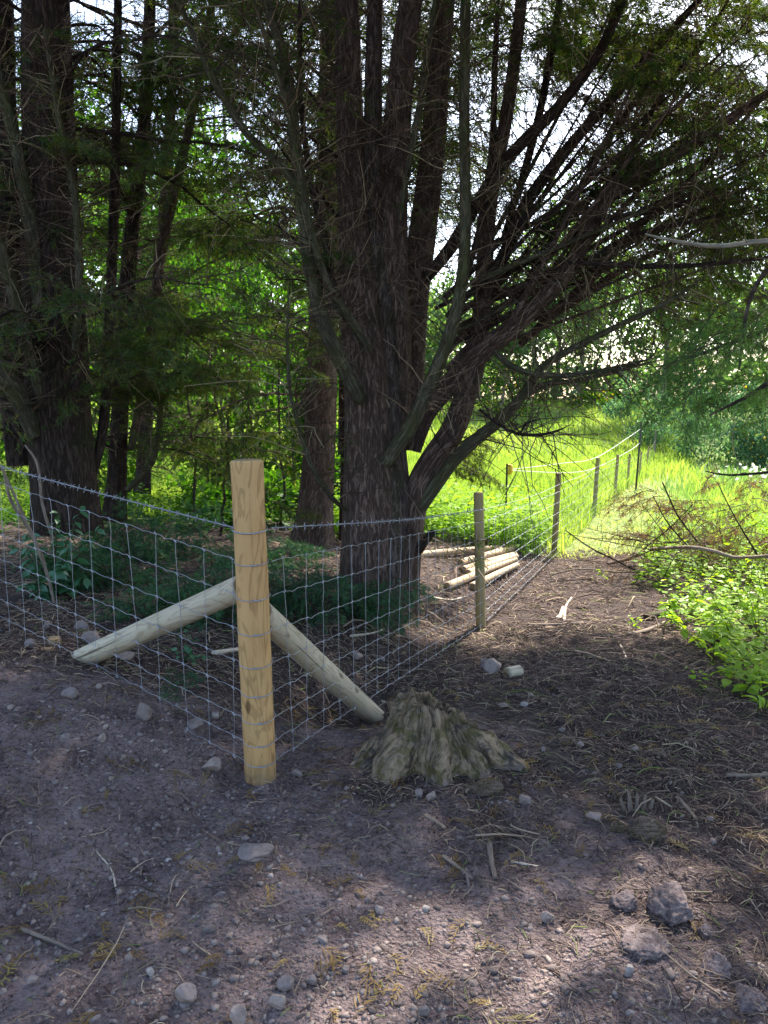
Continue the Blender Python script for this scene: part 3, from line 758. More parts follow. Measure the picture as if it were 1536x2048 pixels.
Bs, _ = limb([(790, 900, 60, Y + .12), (788, 760, 70, Y + .1), (785, 600, 72, Y + .06), (786, 430, 60, Y), (796, 250, 54, Y), (809, 100, 50, Y), (822, 0, 46, Y), (842, -250, 38, Y), (880, -900, 18, Y)], BARK_RED, 34, .07, 70, 3)
Cs, _ = limb([(812, 900, 60, Y + .2), (818, 760, 62, Y + .25), (828, 600, 60, Y + .25), (845, 470, 56, Y + .2), (866, 300, 50, Y + .2), (880, 130, 42, Y + .2), (890, 0, 40, Y + .2), (910, -250, 32, Y + .3), (950, -800, 14, Y + .4)], BARK_RED, 30, .07, 70, 4)
# the crooked stem leaving low on the sunny side
D, _ = limb([(806, 1235, 62, Y - .05), (813, 1150, 51, Y - .05), (822, 1060, 48, Y - .05), (836, 975, 51, Y - .05), (868, 915, 51, Y - .02), (904, 862, 49, Y), (928, 800, 46, Y), (945, 740, 46, Y), (960, 660, 39, Y + .05), (968, 550, 35, Y + .1), (980, 400, 32, Y + .15), (1010, 250, 27, Y + .2), (1032, 100, 25, Y + .2), (1048, -50, 23, Y + .3), (1090, -500, 12, Y + .4)], BARK_RED, 30, .07, 90, 5, .3)
E, _ = limb([(826, 900, 33, Y + .1), (850, 832, 39, Y + .08), (885, 785, 41, Y + .05), (930, 738, 43, Y), (975, 695, 41, Y - .05), (1018, 662, 39, Y - .08), (1070, 612, 36, Y - .1), (1118, 562, 34, Y - .1), (1155, 505, 33, Y - .1), (1186, 445, 33, Y - .12), (1222, 385, 31, Y - .15), (1318, 328, 26, Y - .2), (1418, 268, 22, Y - .3), (1518, 198, 18, Y - .4), (1680, 90, 10, Y - .6)], BARK_RED, 26, .06, 90, 6)
Fm, _ = limb([(772, 928, 26, Y - .22), (792, 895, 30, Y - .26), (820, 855, 31, Y - .32), (850, 790, 29, Y - .38), (878, 725, 27, Y - .42), (900, 665, 26, Y - .45), (919, 590, 25, Y - .45), (929, 500, 23, Y - .45), (930, 380, 22, Y - .45), (928, 250, 21, Y - .45), (930, 100, 21, Y - .5), (932, -60, 20, Y - .5), (940, -500, 9, Y - .5)], BARK_MOSS, 16, .05, 70, 7)
Gm, _ = limb([(842, 1015, 26, Y - .1), (862, 985, 27, Y - .12), (905, 925, 27, Y - .15), (945, 885, 26, Y - .2), (985, 853, 24, Y - .25), (1020, 822, 22, Y - .3), (1045, 790, 19, Y - .32), (1085, 735, 16, Y - .35), (1140, 700, 14, Y - .4), (1240, 650, 12, Y - .5), (1343, 600, 9, Y - .6), (1440, 530, 5, Y - .7)], BARK_MOSS, 14, .05, 60, 8)
limb([(965, 880, 10, Y - .2), (1000, 835, 16, Y - .1), (1040, 800, 14, Y), (1090, 770, 12, Y + .1), (1160, 760, 10, Y + .2), (1260, 735, 7, Y + .3), (1340, 715, 4, Y + .4)], BARK_MOSS, 10, .05, 40)
H, _ = limb([(722, 800, 24, Y - .22), (706, 775, 30, Y - .3), (682, 725, 32, Y - .36), (650, 655, 31, Y - .42), (630, 585, 29, Y - .46), (615, 500, 28, Y - .5), (603, 400, 28, Y - .52), (592, 300, 25, Y - .55), (578, 180, 24, Y - .58), (560, 90, 22, Y - .6), (532, 0, 20, Y - .62), (480, -150, 14, Y - .7)], BARK_MOSS, 16, .05, 60, 9)
limb([(602, 400, 16, Y - .52), (585, 360, 18, Y - .55), (545, 315, 16, Y - .6), (500, 275, 15, Y - .65), (462, 220, 14, Y - .7), (430, 165, 14, Y - .75), (400, 100, 13, Y - .8), (380, 55, 12, Y - .8), (352, -5, 11, Y - .85), (300, -110, 7, Y - .9)], BARK_MOSS, 12, .05, 44)
limb([(738, 705, 14, Y - .25), (722, 675, 18, Y - .32), (688, 620, 18, Y - .4), (655, 565, 17, Y - .48), (632, 500, 16, Y - .55), (618, 440, 15, Y - .6), (600, 340, 14, Y - .7), (570, 200, 12, Y - .8), (520, 40, 10, Y - .9), (490, -60, 8, Y - .95)], BARK_MOSS, 12, .05, 44)
limb([(690, 640, 8, Y - .35), (662, 555, 16, Y - .3), (650, 480, 15, Y - .2), (625, 380, 14, Y - .2), (612, 300, 12, Y - .2), (600, 180, 11, Y - .2), (600, 40, 10, Y - .2), (604, -80, 8, Y - .2)], BARK_DARK, 10, .05, 30)
# upright and leaning stems of the fan
limb([(800, 440, 8, Y - .25), (812, 360, 13, Y - .28), (838, 220, 14, Y - .3), (862, 70, 13, Y - .3), (880, -60, 12, Y - .3)], BARK_MOSS, 10, .05, 30)
limb([(850, 560, 22, Y + .1), (905, 490, 26, Y + .05), (955, 405, 25, Y), (1005, 330, 24, Y - .05), (1055, 275, 24, Y - .1), (1120, 210, 22, Y - .15), (1195, 110, 20, Y - .2), (1245, 0, 18, Y - .3), (1290, -120, 12, Y - .3)], BARK_DARK, 16, .05, 50)
limb([(960, 640, 18, Y + .1), (1005, 520, 24, Y + .1), (1040, 430, 24, Y + .1), (1085, 360, 24, Y + .1), (1150, 280, 22, Y), (1230, 190, 20, Y), (1300, 110, 18, Y), (1380, 20, 16, Y - .1), (1450, -60, 12, Y - .1)], BARK_DARK, 16, .05, 50)
limb([(1005, 480, 10, Y + .3), (1050, 340, 16, Y + .3), (1085, 200, 16, Y + .3), (1110, 60, 15, Y + .3), (1130, -60, 12, Y + .3)], BARK_DARK, 10, .05, 36)
limb([(1010, 690, 14, Y + .1), (1060, 560, 18, Y + .2), (1110, 470, 16, Y + .2), (1170, 360, 15, Y + .25), (1230, 260, 14, Y + .3), (1310, 150, 12, Y + .3), (1400, 40, 9, Y + .3)], BARK_DARK, 10, .05, 40)
limb([(1040, 690, 14, Y + .2), (1110, 625, 20, Y + .15), (1180, 560, 19, Y + .1), (1230, 500, 17, Y + .1), (1290, 440, 15, Y + .1), (1380, 360, 12, Y), (1480, 250, 9, Y), (1560, 150, 6, Y)], BARK_RED, 12, .05, 40)
limb([(1060, 640, 12, Y + .1), (1130, 615, 15, Y + .2), (1210, 560, 14, Y + .25), (1300, 510, 11, Y + .3), (1420, 450, 8, Y + .3), (1560, 400, 5, Y + .3)], BARK_RED, 10, .05, 36)
limb([(1120, 525, 9, Y - .3), (1200, 528, 10, Y - .35), (1300, 533, 10, Y - .4), (1400, 530, 9, Y - .5), (1540, 515, 7, Y - .6), (1640, 500, 4, Y - .7)], BARK_DARK, 10, .05, 36)
limb([(990, 705, 12, Y - .3), (1020, 730, 13, Y - .4), (1060, 746, 12, Y - .5), (1110, 752, 11, Y - .55), (1180, 745, 9, Y - .6), (1260, 728, 7, Y - .7), (1330, 710, 4, Y - .7)], BARK_MOSS, 10, .05, 36)
limb([(1190, 440, 14, Y - .2), (1290, 425, 11, Y - .3), (1400, 395, 9, Y - .4), (1540, 330, 6, Y - .5)], BARK_DARK, 10, .05, 30)
limb([(1215, 380, 16, Y - .1), (1260, 300, 13, Y), (1330, 180, 11, Y), (1420, 60, 9, Y), (1480, -40, 6, Y)], BARK_DARK, 10, .05, 30)
limb([(880, 700, 10, Y - .3), (930, 560, 13, Y - .2), (965, 430, 13, Y - .1), (985, 280, 13, Y), (990, 120, 12, Y), (1000, -40, 10, Y)], BARK_DARK, 10, .05, 36)
limb([(1090, 590, 12, Y), (1180, 520, 11, Y - .1), (1270, 470, 10, Y - .2), (1400, 440, 8, Y - .3), (1540, 405, 5, Y - .4)], BARK_DARK, 10, .05, 30)
# stubs and low thin shoots
limb([(838, 1100, 20, Y - .12), (850, 1082, 17, Y - .16), (866, 1064, 14, Y - .2)], BARK_DARK, 10, .06, 8, name='stub')
limb([(690, 1020, 8, Y - .15), (660, 990, 10, Y - .35), (625, 935, 10, Y - .5), (600, 860, 9, Y - .6), (580, 780, 8, Y - .7), (575, 680, 7, Y - .75), (578, 560, 5, Y - .8)], BARK_MOSS, 8, .05, 36, name='branch')
limb([(960, 820, 6, Y - .2), (1000, 850, 7, Y - .5), (1040, 868, 7, Y - .7), (1090, 868, 6, Y - .9), (1130, 855, 4, Y - 1.0), (1150, 842, 3, Y - 1.05)], BARK_DARK, 8, .04, 24, name='branch')
limb([(1040, 868, 4, Y - .7), (1055, 845, 4, Y - .75), (1085, 838, 3, Y - .8)], BARK_DARK, 6, .04, 10, name='branch')

N0 = len(limbs)
for k in range(32):
    f = rng.uniform(0, 1); x0, y0 = 860 + 260 * f, 690 - 150 * f + rng.uniform(-150, 80); ang = radians(rng.uniform(18, 66)); L = rng.uniform(430, 820); yo = rng.uniform(-.5, .7)
    w0 = rng.uniform(7, 15); bend = rng.uniform(-.05, .07); pts_ = []
    for t in np.linspace(0, 1, 6): pts_.append((x0 + cos(ang) * L * t - sin(ang) * bend * L * t * t, y0 - sin(ang) * L * t - cos(ang) * bend * L * t * t, w0 * (1 - .7 * t), Y + yo * (.3 + .7 * t)))
    limb(pts_, [BARK_DARK, BARK_RED, BARK_MOSS][k % 3], 7, .04, 26, name='branch')
for k in range(12):
    x0, y0 = rng.uniform(640, 720), rng.uniform(150, 700); ang = radians(rng.uniform(105, 165)); L = rng.uniform(180, 420); yo = rng.uniform(-.7, .5); w0 = rng.uniform(5, 9); pts_ = []
    for t in np.linspace(0, 1, 6): pts_.append((x0 + cos(ang) * L * t, y0 - sin(ang) * L * t + .15 * L * t * t * rng.uniform(-1, 1), w0 * (1 - .7 * t), Y + yo * t))
    limb(pts_, [BARK_DARK, BARK_MOSS][k % 2], 7, .04, 26, name='branch')
tw = []
for k, (c, r) in enumerate(limbs):
    L = np.linalg.norm(np.diff(c, axis=0), axis=1).sum()
    n = int(L * (46 if k < N0 else 15))
    tw.append(twig_lines(c, n, .15, .9, rng, K=6, t0=.2 if k < 6 else .08, t1=.92, r=.0031, along=.35, wig=.16))
tp = np.concatenate([a for a, b in tw]); tr = np.concatenate([b for a, b in tw])
tp2, tr2 = forked(tp[::2], tr[::2], rng, 2)
twig_obj(big, TB, [(tp, tr), (tp2[len(tp[::2]):], tr2[len(tp[::2]):])])
# foliage hanging from the outer limbs
def dress(parent, c, n, t0, t1, sc, meshes, rng, out=None, spread=.9, off=.12):
    m = len(c)
    for _ in range(n):
        f = rng.uniform(t0, t1) * (m - 1.001); i = int(f); p = c[i] + (c[i + 1] - c[i]) * (f - i); tan = (c[i + 1] - c[i]); tan = tan / np.linalg.norm(tan)
        d = tan * .6 + rng.normal(0, spread, 3) * np.array([1, 1, .45]); d[2] = d[2] * .6 - .05
        if out is not None: d = d + np.asarray(out) * .5
        q = p + rng.normal(0, off, 3); e = q + d / np.linalg.norm(d) * sc * .6
        if e[0] > .8 and e[0] < 2.6 and min(q[2], e[2]) < 2.35: continue
        put_bough(parent, meshes, q, d, sc * rng.uniform(.65, 1.25), rng)
for k, (c, r) in enumerate(limbs):
    if k in (0,): continue
    if k >= N0:
        dress(big, c, 1, .62, 1.0, .48, B_CYP if k % 3 == 0 else B_THIN, rng, out=(.4, .3, 0)); continue
    end = c[-1]
    if end[0] > 1.0:     # the fan reaching over the meadow side
        low = c[-1][2] < 2.45
        dress(big, c, 4 if low else (9 if k in (5, 7) else 5), .6 if low else .55, 1.0, .42 if low else .58, B_CYP, rng, out=(.7, .2, -.1))
        dress(big, c, 3, .35, .85, .45, B_THIN, rng, out=(.3, .5, 0))
    elif end[0] < -.6: dress(big, c, 5, .55, 1.0, .6, B_THIN, rng, out=(-.5, .4, 0))
    else: dress(big, c, 3, .3, .8, .5, B_THIN, rng, out=(0, 1, 0))
# low curtain behind the fan at the meadow side
for _ in range(11):
    p = P(rng.uniform(870, 950), rng.uniform(850, 960), rng.uniform(6.4, 7.2)); put_bough(big, B_CYP, p, (rng.uniform(.2, 1), rng.uniform(-.3, .5), -.2), rng.uniform(.3, .45), rng)
for _ in range(52):
    px = rng.uniform(1120, 1600); py = 60 + rng.uniform(0, 1) * (430 + (px - 1060) * .38)
    if px < 1380 and py > 200 and rng.random() < .7: continue
    put_bough(big, B_CYP, P(px, py, rng.uniform(5.6, 7.6)), (1, rng.uniform(-.4, .6), -.15), rng.uniform(.45, .8), rng)
# the crown high above
def high_ok(p, sc): return p[2] - .75 * sc > CAMZ + .48 * max(p[1], 0) + .25
k = 0
while k < 200:
    a = rng.uniform(0, 2 * pi); q = rng.uniform(.1, 1) ** .5; z = rng.uniform(4.6, 12.0); w = 1 - abs(z - 6.5) / 7.5; sc_ = rng.uniform(1.2, 2.0)
    p = np.array([.5 + cos(a) * q * 3.9 * w, 5.6 + sin(a) * q * 3.6 * w, z])
    if not high_ok(p, sc_): continue
    k += 1; put_bough(big, B_CYP, p, (cos(a), sin(a), rng.uniform(-.25, .35)), sc_, rng)

k = 0
while k < 190:  # extra boughs above the view, added to shade the track
    p = np.array([rng.uniform(-.6, 3.4), rng.uniform(2.6, 6.4), rng.uniform(3.2, 7.4)]); sc_ = rng.uniform(.9, 1.5)
    if not high_ok(p, sc_): continue
    k += 1; put_bough(big, B_CYP, p, (rng.uniform(-.2, 1), rng.uniform(-1, .3), -.1), sc_, rng)
for _ in range(30):
    put_bough(big, B_CYP, P(rng.uniform(620, 960), rng.uniform(-90, 340), rng.uniform(7.5, 9)), (rng.normal(0, 1), rng.uniform(-.2, .8), rng.uniform(-.2, .2)), rng.uniform(.5, .8), rng)
for _ in range(100):
    px, py = rng.uniform(540, 1250), rng.uniform(-90, 430)
    if 880 < px < 1300 and py > 130 and rng.random() < .85: continue
    put_bough(big, B_CYP if rng.random() < .5 else B_THIN, P(px, py, rng.uniform(6.8, 9)), (rng.normal(0, 1), rng.uniform(-.4, .8), rng.uniform(-.2, .25)), rng.uniform(.5, .8), rng)
for _ in range(44):
    put_bough(big, B_CYP, P(rng.uniform(820, 1300), rng.uniform(-90, 170), rng.uniform(7, 9)), (rng.uniform(-.3, 1), rng.uniform(-.5, .8), rng.uniform(-.25, .2)), rng.uniform(.5, .8), rng)
for _ in range(62):
    put_bough(big, B_CYP, P(rng.uniform(1020, 1620), rng.uniform(-90, 240), rng.uniform(6.5, 9)), (1, rng.uniform(-.5, .8), rng.uniform(-.25, .2)), rng.uniform(.5, .85), rng)
for _ in range(30):
    put_bough(big, B_CYP, P(rng.uniform(1270, 1600), rng.uniform(430, 690), rng.uniform(5.4, 7.2)), (1, rng.uniform(-.4, .5), rng.uniform(-.35, 0)), rng.uniform(.4, .65), rng)
for _ in range(46):
    px = rng.uniform(1130, 1620); put_bough(big, B_CYP if rng.random() < .6 else B_THIN, P(px, rng.uniform(-80, 430), rng.uniform(6.2, 8.5)), (1, rng.uniform(-.4, .8), rng.uniform(-.2, .25)), rng.uniform(.5, .85), rng)

# ------------------------------------------------------------------ other conifers of the wood
def conifer(label, rows, mat, n_br, z0, z1, blen, seed, side_stems=(), bare=.35, sparse=False, azr=(0, 2 * pi), high=40, bs=.7, twigs=900, root=.25):
    rng = np.random.default_rng(seed); px, py, w, Yb = rows[0]
    b = P(px, py, Yb); b[2] = float(hg(b[0], b[1])); t0 = thing('cypress_tree', b, label, 'tree', 'conifers')
    c, r = path_px(rows, 70); V, Fs, co = stem_mesh(c, r, 36, .07, seed, 5, root); mesh_obj('trunk', V, Fs, mat, t0, b, vattrs={'co': co})
    tl = [twig_lines(c, int(twigs * .35), .15, .7, rng, t0=.12, t1=.75)]
    for s in side_stems:
        cs, rs = path_px(s[0], 36); V, Fs, co = stem_mesh(cs, rs, 12, .05, seed + 5, 5); mesh_obj('limb', V, Fs, s[1], t0, b, vattrs={'co': co})
        tl.append(twig_lines(cs, int(twigs * .10), .12, .6, rng, t0=.15)); dress(t0, cs, 2, .6, 1, .5, B_THIN, rng)
    for k in range(n_br):
        z = rng.uniform(z0, z1); i = np.argmin(abs(c[:, 2] - z)); o = c[i]; a = rng.uniform(*azr); L = blen * rng.uniform(.5, 1.15)
        u = np.linspace(0, 1, 10); d = np.array([cos(a), sin(a), rng.uniform(-.1, .35)])
        q = o + d * L * u[:, None] + np.array([0, 0, 1.]) * (-.25 * u ** 2 + .12 * np.sin(u * 3)) [:, None] * L * rng.uniform(.2, 1.3); q += np.cumsum(rng.normal(0, .012 * L, q.shape), 0) * (u > 0)[:, None]
        V, Fs, co = tubes(q[None], np.linspace(.016, .004, 10)[None] * rng.uniform(.7, 1.5), 6); mesh_obj('branch', V, Fs, mat, t0, b, vattrs={'co': co})
        tl.append(twig_lines(q, max(4, int(twigs * .55 / n_br)), .12, .5, rng, t0=.1, up=0))
        for _ in range(2 if sparse else 5):
            f = rng.uniform(bare, 1) * 8.99; j = int(f); p = q[j] + (q[j + 1] - q[j]) * (f - j); put_bough(t0, B_THIN if rng.random() < .5 or sparse else B_CYP, p, d + rng.normal(0, .5, 3) * [1, 1, .3] + [0, 0, -.15], bs * rng.uniform(.6, 1.2), rng)
    tp = np.concatenate([x for x, y in tl]); tr = np.concatenate([y for x, y in tl]); tp2, tr2 = forked(tp[::3], tr[::3], rng, 1)
    twig_obj(t0, b, [(tp, tr), (tp2[len(tp[::3]):], tr2[len(tp[::3]):])])
    top = c[-1]
    for _ in range(high):
        a = rng.uniform(0, 2 * pi); z = rng.uniform(5, 12.5); q = rng.uniform(.2, 1) * blen * 1.3; i = np.argmin(abs(c[:, 2] - z))
        sc_ = rng.uniform(1.0, 1.9); p = np.array([c[i, 0] + cos(a) * q, c[i, 1] + sin(a) * q, z])
        if not high_ok(p, sc_): sc_ *= .45
        put_bough(t0, B_CYP if sc_ > .9 else B_THIN, p, (cos(a), sin(a), rng.uniform(-.3, .3)), sc_, rng)
    return t0
ML = BARK_MOSS
conifer('thick dark conifer trunk with mossy side stems behind the glossy evergreen shrub', [(135, 1060, 132, 6.2), (130, 980, 124, 6.2), (120, 860, 120, 6.2), (112, 700, 118, 6.2), (104, 520, 108, 6.2), (98, 320, 100, 6.2), (92, 120, 94, 6.2), (90, -100, 84, 6.2), (95, -700, 50, 6.2), (100, -1500, 14, 6.2)],
        BARK_DARK, 32, 1.0, 5.0, 2.0, 301,
        [([(70, 870, 34, 6.0), (40, 800, 40, 5.9), (0, 730, 36, 5.8), (-60, 600, 30, 5.7)], ML), ([(85, 800, 22, 6.0), (55, 690, 26, 5.9), (20, 560, 26, 5.8), (-20, 430, 22, 5.7)], ML),
         ([(150, 700, 14, 5.9), (158, 560, 16, 5.85), (150, 400, 15, 5.8), (120, 250, 13, 5.8), (90, 60, 10, 5.8)], ML), ([(80, 620, 26, 6.0), (60, 440, 30, 6.0), (30, 280, 26, 6.0), (-10, 120, 22, 6.0)], ML),
         ([(178, 980, 16, 6.3), (205, 860, 20, 6.4), (215, 700, 20, 6.5), (225, 500, 20, 6.6), (232, 250, 18, 6.6), (236, 0, 16, 6.6)], BARK_DARK), ([(40, 930, 50, 6.3), (26, 760, 58, 6.3), (12, 560, 60, 6.4), (4, 300, 56, 6.4), (0, 0, 50, 6.4)], BARK_DARK)], twigs=2600, high=60, root=.06)
conifer('straight reddish conifer trunk standing just behind the corner post, beside the big tree', [(622, 1100, 96, 8.5), (628, 1050, 76, 8.5), (636, 940, 64, 8.5), (641, 800, 62, 8.5), (648, 600, 57, 8.5), (655, 400, 52, 8.5), (661, 150, 47, 8.5), (666, -100, 42, 8.5), (672, -600, 24, 8.5), (676, -1000, 10, 8.5)],
        BARK_RED, 24, 1.2, 7, 1.9, 302, [([(684, 1080, 14, 8.7), (690, 900, 18, 8.7), (686, 700, 17, 8.7), (690, 450, 16, 8.7)], BARK_DARK)], azr=(pi * .55, pi * 1.6), twigs=1500, high=90)
conifer('slim dark conifer trunk close beside the thick mossy one, full of dead twigs', [(228, 1040, 42, 8.0), (236, 900, 34, 8.0), (246, 700, 31, 8.0), (262, 480, 29, 8.0), (284, 300, 26, 8.0), (296, 100, 24, 8.0), (302, -100, 20, 8.0), (310, -800, 8, 8.0)],
        BARK_DARK, 42, .8, 5.8, 2.1, 303, [([(262, 900, 16, 8), (300, 700, 20, 8), (320, 520, 20, 8), (350, 380, 19, 8), (390, 200, 17, 8), (420, 30, 15, 8), (440, -80, 12, 8)], BARK_RED), ([(255, 980, 12, 7.9), (300, 930, 14, 7.8), (318, 860, 13, 7.7), (320, 760, 11, 7.7), (322, 640, 8, 7.7)], ML)], twigs=2600, high=44)
conifer('thin dark conifer trunk deep in the wood, between the twiggy trunk and the corner post', [(285, 985, 30, 11.5), (300, 700, 25, 11.5), (330, 400, 22, 11.5), (345, 100, 20, 11.5), (350, -200, 20, 11.5), (352, -500, 8, 11.5)],
        BARK_DARK, 40, 1.0, 6.8, 2.4, 304, twigs=1100, high=120)
conifer('conifer added directly behind the big trunk, its crown filling sky and shading the wood floor', [(697, 985, 44, 12.5), (698, 800, 40, 12.5), (700, 500, 34, 12.5), (702, 200, 30, 12.5), (703, -100, 26, 12.5), (704, -300, 18, 12.5), (704, -520, 6, 12.5)],
        BARK_DARK, 44, 4.0, 8.5, 2.7, 306, twigs=900, high=90, bs=.85)  # added tree: its crown shades the wood floor and closes sky gaps
rngL = np.random.default_rng(72)
deep = [o for o in COL.objects if o.get('label', '').startswith('slim dark conifer trunk')][0]; deep2 = [o for o in COL.objects if o.get('label', '').startswith('thin dark conifer trunk deep')][0]
for k in range(90):      # dark hanging foliage filling the wood
    px, py = rngL.uniform(120, 620), rngL.uniform(-60, 800)
    if px > 430 and py > 430 and rngL.random() < .75: continue
    if 400 < px < 560 and py < 350 and rngL.random() < .6: continue
    put_bough(deep if k % 2 else deep2, B_THIN if k % 3 else B_CYP, P(px, py, rngL.uniform(6.8, 9.8)), (rngL.normal(0, 1), rngL.normal(0, .6), rngL.uniform(-.3, .1)), rngL.uniform(.55, .95), rngL)
# the tree just out of the frame on the meadow side, whose branches hang into view
rngN = np.random.default_rng(71); nb_ = np.array([3.3, 2.7, float(hg(3.3, 2.7))])
near_t = thing('cypress_tree', nb_, 'conifer standing outside the view, its drooping feathery branches hanging in over the nettles', 'tree', 'conifers')
c = resample(np.array([[3.3, 2.7, nb_[2] - .1, .22], [3.3, 2.7, 1.5, .17], [3.3, 2.72, 4, .13], [3.3, 2.7, 8, .03]]), 40)
V, Fs, co = stem_mesh(c[:, :3], c[:, 3], 24, .07, 9, 5, .3); mesh_obj('trunk', V, Fs, BARK, near_t, nb_, vattrs={'co': co})
for rows, mt in [([(1800, 560, 20, 3.6), (1660, 500, 14, 3.8), (1540, 482, 11, 3.9), (1450, 492, 10, 4.0), (1390, 489, 8, 4.0), (1330, 478, 6, 4.0), (1290, 468, 3, 4.0)], BARK_GREY),
                 ([(1760, 380, 20, 3.7), (1600, 500, 14, 4.0), (1530, 545, 10, 4.1), (1500, 600, 8, 4.2), (1487, 660, 7, 4.2), (1478, 740, 4, 4.2)], BARK), ([(1800, 600, 16, 3.8), (1600, 640, 12, 4.2), (1480, 680, 9, 4.4), (1380, 715, 6, 4.6), (1310, 735, 3, 4.7)], BARK),
                 ([(1800, 700, 16, 3.8), (1600, 730, 12, 4.2), (1500, 790, 8, 4.4), (1420, 830, 4, 4.5)], BARK), ([(1700, 900, 8, 3.4), (1560, 940, 6, 3.4), (1500, 948, 5, 3.4), (1450, 950, 4, 3.4), (1410, 942, 2, 3.4)], BARK_DARK)]:
    rows = [(2560, rows[0][1] - 60, rows[0][2] * 1.3, 2.74), (2150, rows[0][1] - 30, rows[0][2] * 1.15, 3.1)] + rows
    c, r = path_px(rows, 36); V, Fs, co = stem_mesh(c, r, 10, .05, 5, 5); mesh_obj('limb', V, Fs, mt, near_t, nb_, vattrs={'co': co})
    twig_obj(near_t, nb_, [twig_lines(c, 26, .08, .35, rngN, t0=.3, droop=.4, r=.0022)], rng=rngN)
for _ in range(28):
    px = rngN.uniform(1390, 1640); py = rngN.uniform(560, 785)
    if py > 740 and px < 1440: continue
    put_bough(near_t, B_BLUE, P(px, py, rngN.uniform(4.0, 5.0)), (rngN.uniform(-1, -.2), rngN.uniform(-.4, .4), rngN.uniform(-.7, -.2)), rngN.uniform(.28, .5), rngN)
for _ in range(56):
    a = rngN.uniform(0, 2 * pi); z = rngN.uniform(3.6, 8); q = rngN.uniform(.2, 1) * 2.0
    put_bough(near_t, B_CYP, np.array([3.3 + cos(a) * q, 2.4 + sin(a) * q, z]), (cos(a), sin(a), -.1), rngN.uniform(1.0, 1.8), rngN)

# ------------------------------------------------------------------ meadow
def blades(n, x, y, h, w, rng, lean=.45, flat=0.0):
    z = hg(x, y) - .02; b = np.stack([x, y, z], 1); a = rng.uniform(0, 2 * pi, n); s = np.stack([np.cos(a), np.sin(a), 0 * a], 1)
    a2 = rng.uniform(0, 2 * pi, n); o = np.stack([np.cos(a2), np.sin(a2), 0 * a2], 1) * (np.abs(rng.normal(0, lean, n)) + flat)[:, None]
    up = np.array([0, 0, 1.]) * (1 - .55 * flat)
    m = b + (up + o * .35) * (h * .55)[:, None]; t = b + (up * (1 - .12 * lean) + o) * h[:, None]
    w = w[:, None] * .5
    V = np.stack([b - s * w, b + s * w, m + s * w * .8, m - s * w * .8, t], 1).reshape(-1, 3)
    i = np.arange(n)[:, None] * 5
    return V, [i + np.array([[0, 1, 2, 3]]), i + np.array([[3, 2, 4]])]
def fence_u(x, y): return x - FL(y)
def scatter(n, y0, y1, fan, rng, power=1.0):
    y = np.exp(rng.uniform(np.log(y0), np.log(y1), n)); x = rng.uniform(-1, 1, n) * (fan * y + 2.0)
    return x, y
rng = np.random.default_rng(21)
def grass_obj(name, mat, x, y, h, w, label, lean=.4, flat=0):
    n = len(x); V, Fs = blades(n, x, y, h, w, rng, lean, flat)
    rn = np.clip(.5 + .33 * fbm(x * .35, y * .35, seed=77, oct=3) * 1.6 + rng.normal(0, .2, n), 0, 1)
    o = mesh_obj(name, V, Fs, mat, smooth=False, attrs={'rnd': np.repeat(rn, 5)}); tag(o, label, 'grass', kind='stuff'); return o
x, y = scatter(150000, 9.0, 62, .62, rng); u = fence_u(x, y); g = green_mask(x, y)
nz = rng.normal(0, .4, len(x)); strip = (u > .15) & (u < 1.9 + .03 * y + nz) & (y < rng.uniform(24, 40, len(x))); teal = (u + nz >= 2.0) & (y > rng.uniform(14, 20, len(x)))
sel = (g > rng.uniform(.2, .8, len(x))) & ~strip & ~teal
sel &= ~((y < 13.5) & (x > -1) & (u < -.1) & (rng.random(len(x)) < .5))
hh = (.30 + .25 * fbm(x * .3, y * .3, seed=5) + .22 * np.clip((y - 12) / 10, 0, 1)) * rng.uniform(.6, 1.3, len(x))
grass_obj('meadow_grass', GRASS, x[sel], y[sel], np.maximum(.1, hh[sel]), (.007 + .0011 * y[sel]), 'tall yellow green meadow grass growing beyond the wood and fence')
x, y = scatter(46000, 9.0, 34, .5, rng); u = fence_u(x, y); sel = (u > .0) & (u < 1.9 + .03 * y + rng.normal(0, .35, len(x))) & (y > 9.6 + .4 * np.sin(x * 2)) & (y < rng.uniform(24, 40, len(x)))
grass_obj('mown_grass', MOWN, x[sel], y[sel], rng.uniform(.06, .22, sel.sum()), .008 + .0009 * y[sel], 'pale trampled grass strip running beside the fence', .9, .6)
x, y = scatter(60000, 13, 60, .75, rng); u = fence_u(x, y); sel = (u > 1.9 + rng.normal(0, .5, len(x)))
grass_obj('shade_toned_grass', GRASS_TEAL, x[sel], y[sel], rng.uniform(.15, .42, sel.sum()), .008 + .0011 * y[sel], 'cool green grass in front of the hedge')

def leaf_cloud(c, d, L, W, rng):
    return quads_leaf(c, d, L, W, perp(d, rng))
def weeds(name, label, x, y, h, mat, size, rng, per=9):
    """leafy stems: each with paired leaves up its length"""
    n = len(x); z = hg(x, y); f = np.tile(np.linspace(.2, 1, per), n); i = np.repeat(np.arange(n), per)
    lean = rng.normal(0, .12, (n, 2)); b = np.stack([x[i] + lean[i, 0] * f * h[i], y[i] + lean[i, 1] * f * h[i], z[i] + f * h[i]], 1)
    a = rng.uniform(0, 2 * pi, len(i)); d = norm(np.stack([np.cos(a), np.sin(a), rng.uniform(-.5, .35, len(i))], 1)); L = size * rng.uniform(.6, 1.4, len(i)) * (1.15 - .5 * f)
    s = norm(np.cross(d, [0, 0, 1.]) + rng.normal(0, .25, d.shape))
    V, Fq = quads_leaf(b, d, L, L * .52, s); rn = np.repeat(np.clip(rng.uniform(0, 1, len(i)) * .7 + .3 * f, 0, 1), 4)
    o = mesh_obj(name, V, [Fq], mat, smooth=False, attrs={'rnd': rn}); tag(o, label, 'weeds', kind='stuff'); return o
